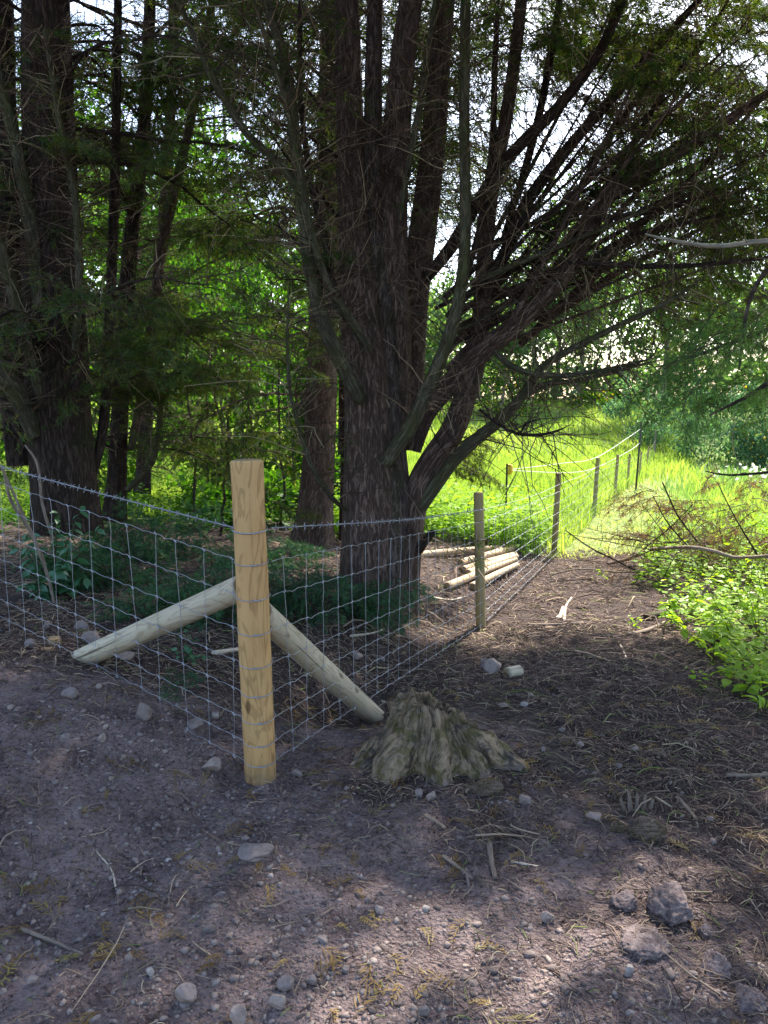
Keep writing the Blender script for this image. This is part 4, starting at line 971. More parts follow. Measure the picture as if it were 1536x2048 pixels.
n = 2600; x = rng.uniform(-1.2, 4.2, n); y = 9.0 + np.abs(rng.normal(0, 1.7, n)); u = fence_u(x, y)
sel = (u < -.15) & (y > 9.0 + .25 * np.sin(x * 3)) & (x > -.2 - rng.uniform(0, 1, n))
weeds('leafy_weeds', 'bright leafy weeds massed behind the pile of poles', x[sel], y[sel], rng.uniform(.25, .75, sel.sum()), WEED, .105, rng)
n = 700; x = rng.uniform(2.6, 6.5, n); y = rng.uniform(7.4, 11.5, n); u = fence_u(x, y); sel = u > 1.25
weeds('verge_weeds', 'yellow green leafy weeds growing round the dead brushwood', x[sel], y[sel], rng.uniform(.2, .65, sel.sum()), WEED, .10, rng)
n = 900; x = rng.uniform(-7, 0, n); y = rng.uniform(9.5, 15, n)
weeds('woodland_weeds', 'leafy green undergrowth along the sunny back edge of the wood', x, y, rng.uniform(.2, .8, n), LEAF, .11, rng)

# ------------------------------------------------------------------ bushes and trees beyond
def bush(name, label, base, R, n, leaf, mat, seed, clumps=22, stems=6, cat='bush', group=None, trunk=None, zc=.55, flowers=0):
    rng = np.random.default_rng(seed); base = np.asarray(base, float); base[2] = float(hg(base[0], base[1])); R = np.asarray(R, float)
    t0 = thing(name, base, label, cat, group)
    cc = rnd_unit(clumps, rng) * rng.uniform(.45, 1.0, (clumps, 1)); cc[:, 2] = cc[:, 2]
    ctr = base + [0, 0, R[2] * zc * 2 * .5 + (trunk or 0)]
    i = rng.integers(0, clumps, n); sz = rng.uniform(.22, .42, clumps)
    p = cc[i] + norm(rng.normal(size=(n, 3))) * (rng.uniform(0, 1, (n, 1)) ** .45) * sz[i][:, None]
    p = ctr + p * R; p[:, 2] = np.maximum(p[:, 2], base[2] + .05)
    d = norm(rng.normal(0, 1, (n, 3)) + np.array([0, 0, -.3])); L = leaf * rng.uniform(.6, 1.4, n)
    V, Fq = leaf_cloud(p, d, L, L * .6, rng)
    rn = np.clip(rng.uniform(0, 1, clumps)[i] * .5 + rng.uniform(0, .5, n), 0, 1)
    mesh_obj('crown', V, [Fq], mat, t0, base, False, attrs={'rnd': np.repeat(rn, 4)})['kind'] = 'stuff'
    if trunk:
        c = resample(np.array([[*base, .03 * R[2]], [base[0] + .2, base[1], base[2] + trunk, .022 * R[2]], [base[0], base[1], ctr[2] + R[2] * .6, .006 * R[2]]]), 16)
        V, Fs, co = stem_mesh(c[:, :3], c[:, 3], 10, .06, seed); mesh_obj('trunk', V, Fs, BARK_GREY, t0, base, vattrs={'co': co})
    k = stems; u = np.linspace(0, 1, 7)
    if k:
        tip = ctr + rnd_unit(k, rng) * R * [.8, .8, .7]; tip[:, 2] = np.maximum(tip[:, 2], base[2] + .3 * R[2])
        st = (base + ([0, 0, trunk * .8] if trunk else [0, 0, 0])); q = st + (tip - st)[:, None] * u[None, :, None] + np.cumsum(rng.normal(0, .02 * R[2], (k, 7, 3)), 1) * (u > 0)[None, :, None]
        for j in range(k):
            V, Fs, co = tubes(q[j:j + 1], np.linspace(.014, .004, 7)[None] * max(1, R[2] * .8), 6); mesh_obj('stem', V, Fs, BARK, t0, base, vattrs={'co': co})
    if flowers:
        q = p[rng.integers(0, n, flowers)] + rng.normal(0, .05, (flowers, 3)); V, Fq = leaf_cloud(q, rnd_unit(flowers, rng), np.full(flowers, leaf * .9), np.full(flowers, leaf * .8), rng)
        mesh_obj('flowers', V, [Fq], FLOWER_Y, t0, base, False, attrs={'rnd': np.repeat(rng.uniform(0, 1, flowers), 4)})['kind'] = 'stuff'
    return t0
# sunlit understorey behind the trunks
ub = [('tall bright green leafy shrub seen behind the corner post top', (-2.6, 14.5), (1.9, 1.5, 2.3), 4200), ('bright shrub standing beside the straight reddish trunk', (-1.3, 15.5), (1.4, 1.3, 2.6), 3200),
      ('bushy green shrub deep behind the twiggy dead branches', (-5.2, 15.0), (1.9, 1.5, 1.9), 3600), ('dim leafy shrub behind the thick dark trunk', (-8.0, 14.0), (2.0, 1.5, 2.4), 3400),
      ('low leafy bush on the floor of the wood behind the corner post', (-2.4, 11.4), (1.3, .8, .5), 1800), ('low leafy bush beside the straight reddish trunk foot', (-.6, 11.6), (.8, .7, .55), 1300),
      ('pale green young tree rising over the bright shrubs in the wood', (-3.6, 19.0), (2.6, 2.0, 4.2), 5200)]
for k, (lab, xy, R, n) in enumerate(ub): bush('leafy_shrub', lab, (*xy, 0), R, n, .13, LEAF, 400 + k, 20, 7, group='shrubs behind the wood', zc=.95)
for k in range(7):   # thin upright saplings in the wood
    px, py, Yd = [(420, 985, 11), (470, 1000, 10.2), (505, 990, 11), (560, 985, 10.5), (395, 1000, 10.0), (445, 1010, 9.6), (590, 960, 12)][k]
    b = P(px, py, Yd); b[2] = float(hg(b[0], b[1])); rr = np.random.default_rng(500 + k)
    t0 = thing('sapling', b, ['first', 'second', 'third', 'fourth', 'fifth', 'sixth', 'seventh'][[1, 3, 4, 5, 0, 2, 6][k]] + ' thin bare sapling from the twiggy trunk, counted towards the reddish trunk', 'sapling', 'saplings in the wood')
    c = b + np.linspace(0, 1, 14)[:, None] * np.array([rr.normal(0, .25), rr.normal(0, .2), rr.uniform(2.2, 3.8)]) + np.cumsum(rr.normal(0, .025, (14, 3)), 0)
    V, Fs, co = tubes(c[None], np.linspace(.022, .006, 14)[None], 7); mesh_obj('trunk', V, Fs, BARK_DARK, t0, b, vattrs={'co': co})
    twig_obj(t0, b, [twig_lines(c, 34, .2, .8, rr, t0=.1, up=.5, along=.7, r=.004)], rng=rr)
# far trees
ft = [('far broadleaf tree with pale crown seen low through the fan of limbs', (9, 58), (5, 4, 4.5), 3), ('far rounded tree beside the yellow shrub, pale green', (14, 62), (5, 4, 5.5), 4), ('tall far tree with pale trunk above the hedge', (22, 60), (5, 4, 8), 6),
      ('tall far tree at the edge of the view above the hedge', (30, 58), (6, 4, 10), 6), ('far pale tree behind the fence end', (18, 70), (6, 5, 8), 5), ('far wood-edge tree seen between the big trunk and its limbs', (3, 64), (5, 4, 4), 3),
      ('far tree seen past the reddish straight trunk', (-6, 46), (5, 4, 5.5), 3), ('far tree seen through the twigs of the wood', (-14, 44), (5, 4, 7), 4), ('far tree behind the thick dark trunk', (-22, 42), (6, 4, 8), 4), ('bright far tree glimpsed high in the wood', (-10, 36), (4, 3.5, 6), 4),
      ('tall dark far tree beyond the near hanging branches', (27, 48), (4, 4, 9), 5)]
hl = ['skyline tree far behind the thick dark trunk', 'skyline tree far behind the slim twiggy trunk', 'skyline tree far behind the saplings', 'skyline tree far behind the corner post', 'skyline tree hidden behind the big tree', 'low skyline tree seen under the crooked limb', 'low skyline tree over the yellow bushes', 'skyline tree over the far end of the fence', 'skyline tree over the blue green hedge', 'skyline tree behind the near hanging branches']
ft += [(hl[k], (-30 + 9.5 * k, 70 + 4 * (k % 3)), (7, 4, 4.5 + (k * 7) % 4), 1.0) for k in range(10)]
ft += [('bright broadleaf tree standing behind the wood, between the twiggy trunk and saplings', (-9.5, 23), (3.2, 2.5, 5.5), 3), ('bright broadleaf tree rising behind the young tree in the wood', (-5, 25), (3.4, 2.5, 6), 3), ('broadleaf tree behind the thick dark trunk at the back of the wood', (-14, 22), (3.4, 2.5, 6), 3)]
for k, (lab, xy, R, tr) in enumerate(ft): bush('far_tree', lab, (*xy, 0), R, 5200, .40 if xy[1] > 30 else .22, LEAF_FAR if xy[1] > 30 else LEAF, 600 + k, 34, 5, 'tree', 'far trees', tr, .9)
n = 16000; x = rng.uniform(-45, 60, n); y = rng.uniform(60, 66, n); hh = 3.2 + 1.6 * fbm(x * .16, x * 0, seed=9, oct=3); z = hg(x, y) + rng.uniform(0, 1, n) ** .8 * hh
V, Fq = leaf_cloud(np.stack([x, y, z], 1), rnd_unit(n, rng), rng.uniform(.35, .75, n), rng.uniform(.25, .5, n), rng)
tag(mesh_obj('far_hedge', V, [Fq], LEAF_FAR, smooth=False, attrs={'rnd': np.repeat(np.clip(.5 + .5 * fbm(x * .4, z * .6, seed=4) + rng.normal(0, .18, n), 0, 1), 4)}), 'far-off hedge line beyond the meadow reading as one green mass', 'hedge', kind='stuff')
hb = [('blue green hedge bush at the end of the fence', (16.2, 38), (2.6, 2, 2.2), 4200), ('blue green hedge bush below the hanging branches', (19.5, 37), (2.6, 2, 2.0), 4200), ('tall pale bush in the hedge towards the edge of view', (22.8, 38), (2.8, 2, 3.0), 4200),
      ('low bush at the edge of the view near the dark hollow', (19.0, 33), (1.8, 1.2, 1.1), 2600), ('bush with yellow flowers in the hedge', (17.8, 36), (1.4, 1.2, 1.3), 2200), ('grey green bush behind the fence end', (14.5, 43), (2.4, 2, 2.0), 3200)]
for k, (lab, xy, R, n) in enumerate(hb): bush('hedge_bush', lab, (*xy, 0), R, n, .17, LEAF_TEAL, 650 + k, 22, 5, group='bushes of the far hedge', zc=.9, flowers=60 if k in (1, 4) else 0)
for k, (lab, xy, R) in enumerate([('yellow flowering bush low behind the big tree limbs', (15.0, 57), (2.2, 1.3, .8)), ('yellow flag patch at the far end of the meadow', (18.5, 58), (1.6, 1, .8)), ('bright yellow far bush between the limbs', (8.6, 52), (2.4, 1.6, 2.2))]):
    bush('yellow_bush', lab, (*xy, 0), R, 1800, .16, LEAF, 680 + k, 14, 4, group='yellow flowering bushes', zc=.8, flowers=150)
x = rng.uniform(9.6, 12, 90); y = rng.uniform(19, 23, 90); z = hg(x, y) + rng.uniform(.35, .75, 90)
V, Fq = leaf_cloud(np.stack([x, y, z], 1), norm(rng.normal(size=(90, 3)) + [0, 0, .5]), np.full(90, .12), np.full(90, .10), rng)
tag(mesh_obj('white_flowers', V, [Fq], FLOWER_W, smooth=False, attrs={'rnd': rng.uniform(0, 1, 360)}), 'scattered white umbel flowers at the edge of the view', 'flowers', kind='stuff')

# ------------------------------------------------------------------ evergreen shrub, low cypress, seedling by the fence
def leafy_plant(name, label, base, tips, leafL, mat, seed, per=12, cat='shrub', W=.45, stem_r=.006, leaf_parts=True, group=None, stem_mat=None):
    """stems from base to tips, each leaf an object sharing one mesh"""
    rng = np.random.default_rng(seed); base = np.asarray(base, float); t0 = thing(name, base, label, cat, group); u = np.linspace(0, 1, 9)
    me = leafy_plant.meshes.get((mat.name, W))
    if me is None:
        sx = np.linspace(0, 1, 6); w = W * np.array([.12, .75, 1, .85, .45, .02]) * .5; zc = np.array([0, .04, .05, .02, -.05, -.14])
        V = np.concatenate([np.stack([sx, -w, zc + .10 * W], 1), np.stack([sx, 0 * sx, zc], 1), np.stack([sx, w, zc + .10 * W], 1)]); i = np.arange(5)[:, None]
        Fq = np.concatenate([i + np.array([[0, 6, 7, 1]]), i + 6 + np.array([[0, 6, 7, 1]])])
        o = mesh_obj('leaf', V, [Fq], mat, attrs={'rnd': np.full(18, .5)}); me = o.data; bpy.data.objects.remove(o); leafy_plant.meshes[(mat.name, W)] = me
    for tip in tips:
        tip = np.asarray(tip, float); L = np.linalg.norm(tip - base)
        q = base + (tip - base) * u[:, None] + np.array([0, 0, 1.]) * (np.sin(u * pi) * .10 * L)[:, None] + np.cumsum(rng.normal(0, .012 * L, (9, 3)), 0) * (u > 0)[:, None]
        V, Fs, co = tubes(q[None], np.linspace(stem_r, stem_r * .35, 9)[None], 6); mesh_obj('stem', V, Fs, stem_mat or BARK_MOSS, t0, base, vattrs={'co': co})
        for k in range(per):
            f = (.25 + .75 * k / (per - 1)) * 7.99; j = int(f); p = q[j] + (q[j + 1] - q[j]) * (f - j); a = k * 2.4 + rng.normal(0, .4)
            o = bpy.data.objects.new('leaf', me); COL.objects.link(o); o.parent = t0; o.location = p - base; s = leafL * rng.uniform(.65, 1.25) * (1 - .35 * k / per)
            o.scale = (s, s, s); o.rotation_euler = (rng.normal(0, .35), rng.uniform(-.25, .65), a)
    return t0
leafy_plant.meshes = {}
b = G(118, 1215); b[1] = 4.9; b[0] = P(118, 1215, 4.9)[0]; b[2] = float(hg(b[0], b[1]))
tips = [P(px, py, 4.9 + d) for px, py, d in [(165, 1010, 0), (120, 1020, .1), (190, 1050, -.1), (60, 1100, 0), (30, 1130, -.1), (150, 1090, -.2), (95, 1150, -.25), (180, 1120, .1), (140, 1180, -.2), (40, 1170, -.2), (110, 1060, -.1), (75, 1190, -.2), (130, 1130, -.3), (60, 1060, .1), (20, 1090, .1), (175, 1160, -.2), (100, 1110, .2), (150, 1050, .15)]]
leafy_plant('evergreen_shrub', 'glossy dark evergreen shrub behind the netting at the foot of the thick trunk', b, tips, .10, LAUREL, 41, 16, 'shrub', .5)
b = P(372, 1330, 3.55); b[2] = float(hg(b[0], b[1]))
leafy_plant('weed_plant', 'small leafy green weed growing under the long pale brace', b, [P(px, py, 3.5) for px, py in [(335, 1235), (375, 1255), (415, 1310), (345, 1300), (400, 1270)]], .042, LAUREL, 42, 9, 'plant', .6, .003)
# feathery low cypress growth by the braces
def low_clump(label, pxs, Yd, n, sc, seed, direction=(0, -.6, -.1)):
    rr = np.random.default_rng(seed); px0, py0, px1, py1 = pxs; b = P((px0 + px1) / 2, py1, Yd + .15); b[2] = float(hg(b[0], b[1])); t0 = thing('low_cypress', b, label, 'shrub', 'low cypress growth')
    for _ in range(n):
        p = P(rr.uniform(px0, px1), rr.uniform(py0, py1), Yd + rr.uniform(-.25, .3)); p[2] = max(p[2], hg(p[0], p[1]) + .06)
        put_bough(t0, B_LOW, p, (rr.normal(0, .7) + direction[0], rr.normal(0, .5) + direction[1], direction[2] + rr.normal(0, .25)), sc * rr.uniform(.7, 1.2), rr, .4)
    q = np.array([b + np.array([rr.normal(0, .2), rr.normal(0, .1), 0]) for _ in range(6 if sc > .2 else 0)])
    for a in q:
        c = a + np.linspace(0, 1, 6)[:, None] * np.array([rr.normal(0, .2), -.1, .3]); V, Fs, co = tubes(c[None], np.linspace(.008, .003, 6)[None], 6); mesh_obj('stem', V, Fs, BARK, t0, b, vattrs={'co': co})
low_clump('dark feathery evergreen growth behind the long pale brace', (290, 1140, 470, 1270), 4.5, 34, .34, 51)
low_clump('dark feathery evergreen growth at the foot of the big tree', (640, 1150, 790, 1230), 5.0, 26, .32, 52)
low_clump('dark feathery evergreen growth between the corner post and the big tree', (540, 1140, 640, 1235), 4.7, 20, .32, 53)
low_clump('dark feathery evergreen growth beside the glossy shrub, under the thick trunk', (150, 1090, 300, 1220), 5.3, 26, .36, 55)
low_clump('dim low evergreen branches spread over the wood floor behind the corner post', (210, 1030, 440, 1110), 7.0, 30, .5, 56)
low_clump('dim low evergreen branches over the wood floor before the reddish trunk', (520, 1060, 620, 1130), 6.6, 14, .4, 57)
low_clump('small feathery sprig drooping on the gravel below the leafy weed', (350, 1335, 365, 1375), 3.2, 4, .12, 54)
# dead stems poking up beside the evergreen shrub
for k, (rows, lab) in enumerate([([(120, 1270, 6, 4.6), (95, 1150, 6, 4.6), (55, 1050, 6, 4.5), (10, 950, 5, 4.4), (-20, 900, 3, 4.4)], 'tan dead stem leaning towards the barbed wire at the edge of the view'), ([(90, 1130, 8, 4.7), (60, 1060, 8, 4.7), (22, 1000, 7, 4.6), (5, 930, 5, 4.6)], 'thick tan dead stem beside the leaning thinner one'), ([(110, 1090, 6, 5), (85, 1010, 6, 5), (75, 930, 5, 5), (50, 890, 3, 5)], 'upright dead stem against the thick dark trunk')]):
    c, r = path_px(rows, 24); V, Fs, co = stem_mesh(c, r, 8, .05, 5); o = mesh_obj('dry_stalk', V, Fs, STICK, None, c[0], vattrs={'co': co}); tag(o, lab, 'stalk', 'dead stalks')

# ------------------------------------------------------------------ stump
def make_stump():
    cx, cy = .195, 2.97; gz = float(hbase(cx, cy)) + .02; O = np.array([cx, cy, gz])
    shapes = [([(0, 0, -.16), (0, .01, 0), (-.015, .02, .12), (-.03, .03, .25)], [.26, .225, .185, .170]),
              ([(-.04, 0, .20), (-.16, -.04, .10), (-.27, -.08, .0), (-.35, -.12, -.14)], [.09, .09, .08, .06]),
              ([(.05, 0, .20), (.14, -.05, .13), (.27, -.09, .065), (.38, -.13, -.01), (.47, -.16, -.12)], [.08, .078, .072, .064, .05]),
              ([(0, -.05, .18), (.01, -.17, .06), (.03, -.26, -.03), (.04, -.32, -.16)], [.09, .10, .09, .06]),
              ([(-.05, -.04, .16), (-.14, -.17, .04), (-.19, -.24, -.05), (-.22, -.29, -.16)], [.085, .10, .09, .06]),
              ([(.06, -.05, .12), (.17, -.17, .02), (.24, -.24, -.07), (.28, -.29, -.16)], [.08, .085, .08, .05]),
              ([(.03, .05, .15), (.15, .16, .02), (.24, .25, -.10)], [.08, .07, .05]), ([(-.05, .05, .15), (-.16, .17, .02), (-.25, .26, -.10)], [.08, .07, .05])]
    Vs, Fs_, off = [], [], 0
    for p_, r_ in shapes:
        q = resample(np.c_[np.array(p_, float) * [.90, .84, .84], np.array(r_) * .86], 14); V, F_, _ = tubes(q[None, :, :3], q[None, :, 3], 20, True)
        # caps are n-gons: fan them round their centre
        Vc = np.vstack([V, q[0, :3], q[-1, :3]]); a = np.arange(20); b = (a + 1) % 20; m = len(V)
        tri = np.vstack([np.stack([np.full(20, m), b, a], 1), np.stack([np.full(20, m + 1), m - 20 + a, m - 20 + b], 1)])
        quad = F_[0]; Fs_.append(np.vstack([np.c_[quad[:, :3]], np.c_[quad[:, [0, 2, 3]]], tri]) + off); Vs.append(Vc); off += len(Vc)
    tmp = mesh_obj('tmp', np.vstack(Vs), [np.vstack(Fs_)], ROT)
    md = tmp.modifiers.new('r', 'REMESH'); md.mode = 'VOXEL'; md.voxel_size = .0075
    sm = tmp.modifiers.new('s', 'SMOOTH'); sm.iterations = 6; sm.factor = .5
    ev = tmp.evaluated_get(bpy.context.evaluated_depsgraph_get()); me = ev.to_mesh()
    n = len(me.vertices); V = np.empty(n * 3, np.float32); me.vertices.foreach_get('co', V); V = V.reshape(-1, 3).astype(float)
    Nn = np.empty(n * 3, np.float32); me.vertices.foreach_get('normal', Nn); Nn = Nn.reshape(-1, 3).astype(float)
    me.calc_loop_triangles(); F3 = np.empty(len(me.loop_triangles) * 3, np.int32); me.loop_triangles.foreach_get('vertices', F3); F3 = F3.reshape(-1, 3)
    ev.to_mesh_clear(); old = tmp.data; bpy.data.objects.remove(tmp); bpy.data.meshes.remove(old)
    x, y, z = V.T; th = np.arctan2(y - .02, x + .015); r = np.hypot(x, y); sd = np.hypot(r, .26 - z)
    tw_ = th + .35 * sd + .25 * fbm(x * 6, y * 6, z * 6, seed=61, oct=2)
    gr = 1 - 2 * np.abs(fbm(np.cos(tw_) * 7, np.sin(tw_) * 7, sd * 4.0, seed=63, oct=3)); fine = vnoise(np.cos(tw_) * 16, np.sin(tw_) * 16, sd * 6, seed=64)
    top = np.clip((z - .18) / .05, 0, 1) * np.clip(Nn[:, 2], 0, 1)
    d = (1 - top) * (.013 * (gr - .55) + .008 * fine) + .046 * fbm(x * 9, y * 9, z * 9, seed=65, oct=3) + .008 * fbm(x * 30, y * 30, z * 30, seed=66, oct=3)
    V2 = V + Nn * d[:, None]
    rim = np.clip((z - .14) / .08, 0, 1)
    V2[:, 2] += rim * (.035 * fbm(x * 14, y * 14, seed=67, oct=2) + .035 * vnoise(x * 40, y * 40, seed=68) - .42 * x - .05 * y) - np.clip((z - .195) / .03, 0, 1) * .03 * np.exp(-(r / .095) ** 4)
    co = np.stack([np.cos(tw_) * .2, np.sin(tw_) * .2, sd], 1)
    o = mesh_obj('tree_stump', V2 + O, [F3], ROT, None, O, True, attrs={'base': np.clip(1 - (V2[:, 2] + .02) / .10, 0, 1), 'up': np.clip(.35 + Nn[:, 2] * .8, 0, 1) * (1 - top)}, vattrs={'co': co})
    tag(o, 'rotten mossy tree stump with spreading roots beside the brace foot', 'stump')
make_stump()

# ------------------------------------------------------------------ stones, clods, sticks
def ico(sub):
    t = (1 + 5 ** .5) / 2
    v = [(-1, t, 0), (1, t, 0), (-1, -t, 0), (1, -t, 0), (0, -1, t), (0, 1, t), (0, -1, -t), (0, 1, -t), (t, 0, -1), (t, 0, 1), (-t, 0, -1), (-t, 0, 1)]
    f = [(0, 11, 5), (0, 5, 1), (0, 1, 7), (0, 7, 10), (0, 10, 11), (1, 5, 9), (5, 11, 4), (11, 10, 2), (10, 7, 6), (7, 1, 8), (3, 9, 4), (3, 4, 2), (3, 2, 6), (3, 6, 8), (3, 8, 9), (4, 9, 5), (2, 4, 11), (6, 2, 10), (8, 6, 7), (9, 8, 1)]
    v = [np.array(a) / np.linalg.norm(a) for a in v]
    for _ in range(sub):
        mid = {}; nf = []
        def mp(a, b):
            k = (min(a, b), max(a, b))
            if k not in mid: m = v[a] + v[b]; v.append(m / np.linalg.norm(m)); mid[k] = len(v) - 1
            return mid[k]
        for a, b, c in f:
            x, y, z = mp(a, b), mp(b, c), mp(c, a); nf += [(a, x, z), (b, y, x), (c, z, y), (x, y, z)]
        f = nf
    return np.array(v), np.array(f)
I0, IF0 = ico(0); I2, IF2 = ico(2); I3, IF3 = ico(3); I4, IF4 = ico(4)
def stone(px, py, w, h, label, seed, mat=STONE, name='stone', cat='stone', group='stones on the ground', sink=.3, rough=.16, facets=9, hi=False, depthf=.9):
    rr = np.random.default_rng(seed); g = G(px, py + h * .35); D = depth(px, py, g[1]); a = w / 2 / F * D; c = h / 2 / F * D * 1.05
    bV, bF = (I4, IF4) if hi else (I3, IF3)
    V = bV.copy(); 
    for _ in range(facets):      # knock off flat faces
        n_ = rnd_unit(1, rr)[0]; d = rr.uniform(.5, .85); k = V @ n_; V = V - np.maximum(k - d, 0)[:, None] * n_
    V = V * (1 + rough * fbm(V[:, 0] * 1.7 + seed, V[:, 1] * 1.7, V[:, 2] * 1.7, seed=seed, oct=3))[:, None]
    if hi:
        q = 1 + .34 * (.5 - np.abs(fbm(V[:, 0] * 3.2 + seed, V[:, 1] * 3.2, V[:, 2] * 3.2, seed=seed + 1, oct=3))) + .15 * fbm(V[:, 0] * 10, V[:, 1] * 10, V[:, 2] * 10, seed=seed + 2, oct=3)
        V = V * (q * .93)[:, None]
    yaw = rr.uniform(-.4, .4); V = V * [a, a * depthf, c]; V = np.stack([V[:, 0] * cos(yaw) - V[:, 1] * sin(yaw), V[:, 0] * sin(yaw) + V[:, 1] * cos(yaw), V[:, 2]], 1)
    ctr = np.array([g[0], g[1], g[2] + c * (1 - sink)])
    w_ = label.split(); tone = .93 if 'white' in w_ else .8 if 'pale' in w_ or 'light' in w_ else .7 if any(q in w_ for q in ('pink', 'pinkish', 'reddish', 'tan', 'brown', 'brownish')) else .42
    o = mesh_obj(name, V + ctr, [bF], PEBBLE if mat is STONE else mat, None, [g[0], g[1], g[2]], hi, attrs={'rnd': np.full(len(V), tone)}); return tag(o, label, cat, group)
ST = [(424, 1530, 46, 30, 'pale angular stone beside the foot of the corner post'), (595, 1547, 26, 20, 'grey stone just past the corner post foot'), (372, 1992, 44, 44, 'big greyish pink stone, alone left of the paired stones at the bottom'),
      (573, 1970, 42, 30, 'oval grey stone, upper of the pair at the bottom'), (555, 2003, 34, 32, 'light grey rounded stone, lower of the pair at the bottom'), (475, 2032, 38, 44, 'pointed pale stone cut by the bottom edge of the view'),
      (988, 1334, 44, 32, 'pinkish stone beside the pale cut log offcut'), (966, 1328, 20, 26, 'small reddish stone leaning on the pinkish one'), (205, 1476, 20, 18, 'small pale round stone alone on the track'), (140, 1388, 32, 26, 'flat grey green stone below the peg at the bank'),
      (197, 1374, 18, 16, 'small pink stone on the bank under the pale brace'), (1095, 1836, 28, 26, 'pale flat stone in front of the lit crumbly soil'), (1048, 1600, 30, 24, 'greenish smooth stone below the stump root'), (1005, 1412, 24, 14, 'tan stone between the stump and the offcut'),
      (1048, 1410, 16, 12, 'small white pebble stone behind the stump'), (846, 2026, 26, 24, 'grey cube-like stone near the bottom edge'), (512, 1702, 74, 18, 'flat slab stone half buried in the track'), (716, 1312, 20, 18, 'pale round stone behind the netting right of the corner post'),
      (432, 1432, 18, 12, 'small white stone under the netting by the corner post'), (165, 1252, 34, 22, 'grey green block of stone lying at the top of the bank'), (60, 1288, 22, 20, 'lilac grey stone lying left of the yellow peg'), (92, 1253, 16, 14, 'round grey stone behind the yellow peg'),
      (185, 1278, 44, 30, 'mottled grey stone leaning against the brace foot'), (1258, 1938, 18, 22, 'white upright stone among grit low down'), (1187, 1634, 32, 18, 'brown angular stone beside the lit wood chips'), (1420, 1640, 16, 16, 'small lilac stone right of the rotten wood shards'),
      (838, 1588, 18, 20, 'small bluish stone under the front of the stump'), (862, 1594, 22, 22, 'brownish stone beside the bluish one under the stump'), (254, 1312, 40, 16, 'long flat stone against the underside of the pale brace'), (390, 1448, 34, 24, 'greenish stone under the netting near the corner post'),
      (286, 1424, 44, 40, 'grey green lump below the netting on the bank'), (762, 1318, 18, 14, 'small grey stone behind the netting above the peg'), (1060, 1392, 14, 12, 'tiny grey stone past the tan one behind the stump'), (1125, 1462, 18, 12, 'small flat grey stone beyond the stump root'),
      (1160, 1490, 16, 14, 'pale stone in the litter beyond the stump root'), (1085, 1500, 14, 14, 'bluish pebble beside the tip of the stump root'), (645, 1880, 26, 18, 'grey angular stone in the coarse grit patch'), (760, 1820, 22, 20, 'pale stone in the grit patch below the stump'),
      (625, 1962, 22, 18, 'dull stone close right of the paired stones'), (690, 1940, 18, 16, 'rounded lilac stone near the bottom middle'), (300, 1945, 18, 18, 'small white stone left of the big greyish pink one'), (65, 1960, 22, 16, 'small stone in the brown sprigs at the lower corner')]
for k, (px, py, w, h, lab) in enumerate(ST): stone(px, py, w, h, lab, 700 + k)
CL = [(1345, 1802, 116, 84, 'large lumpy clod of pale grey soil'), (1245, 1800, 56, 50, 'small soil clod left of the large lumpy one'), (1425, 1930, 70, 60, 'dark soil clod below the large lumpy one'), (1490, 2000, 90, 66, 'soil clod at the lower corner of the view'), (1405, 1860, 40, 36, 'crumbly soil lump right of the lit grit'),
      (1285, 1880, 110, 34, 'ridge of crumbly soil catching sunlight')]
for k, (px, py, w, h, lab) in enumerate(CL): stone(px, py, w * .9, h * .72, lab, 800 + k, SOIL, 'soil_clod', 'clod', 'soil clods', .6, .35, 5, True, .95)
RT = [(975, 1577, 66, 30, 'broken rotten root piece in front of the stump'), (1292, 1662, 72, 46, 'crumbling lump of rotten orange wood'), (1240, 1660, 40, 24, 'blackened bark piece beside the rotten orange lump')]
def rot_piece(px, py, w, h, lab, seed):
    o = stone(px, py, w, h, lab, seed, ROT, 'rotten_wood', 'wood', 'rotten wood pieces', .3, .4, 3, True, .6); n = len(o.data.vertices)
    co = np.empty(n * 3, np.float32); o.data.vertices.foreach_get('co', co); co = co.reshape(-1, 3)
    for k, v in (('base', np.full(n, .6)), ('up', np.full(n, .3))):
        a = o.data.attributes.new(k, 'FLOAT', 'POINT'); a.data.foreach_set('value', v.astype(np.float32))
    a = o.data.attributes.new('co', 'FLOAT_VECTOR', 'POINT'); a.data.foreach_set('vector', np.stack([co[:, 1] * 3, co[:, 2] * 3, co[:, 0]], 1).astype(np.float32).ravel())
for k, r_ in enumerate(RT): rot_piece(*r_, 830 + k)
for k in range(5):   # splintered upright shards
    px = 1252 + k * 11; a = G(px, 1622); o = log_obj('wood_shard', a - [0, 0, .02], a + np.array([.012 * (k - 2), .01, .055 + .012 * ((k * 3) % 4)]), .011, .004, STICK, 850 + k, rings=5, sides=8, lump=.3)
    tag(o, ['first', 'second', 'middle', 'fourth', 'last'][k] + ' splintered rotten wood shard of the row, counted from the stump side', 'wood', 'row of rotten shards')
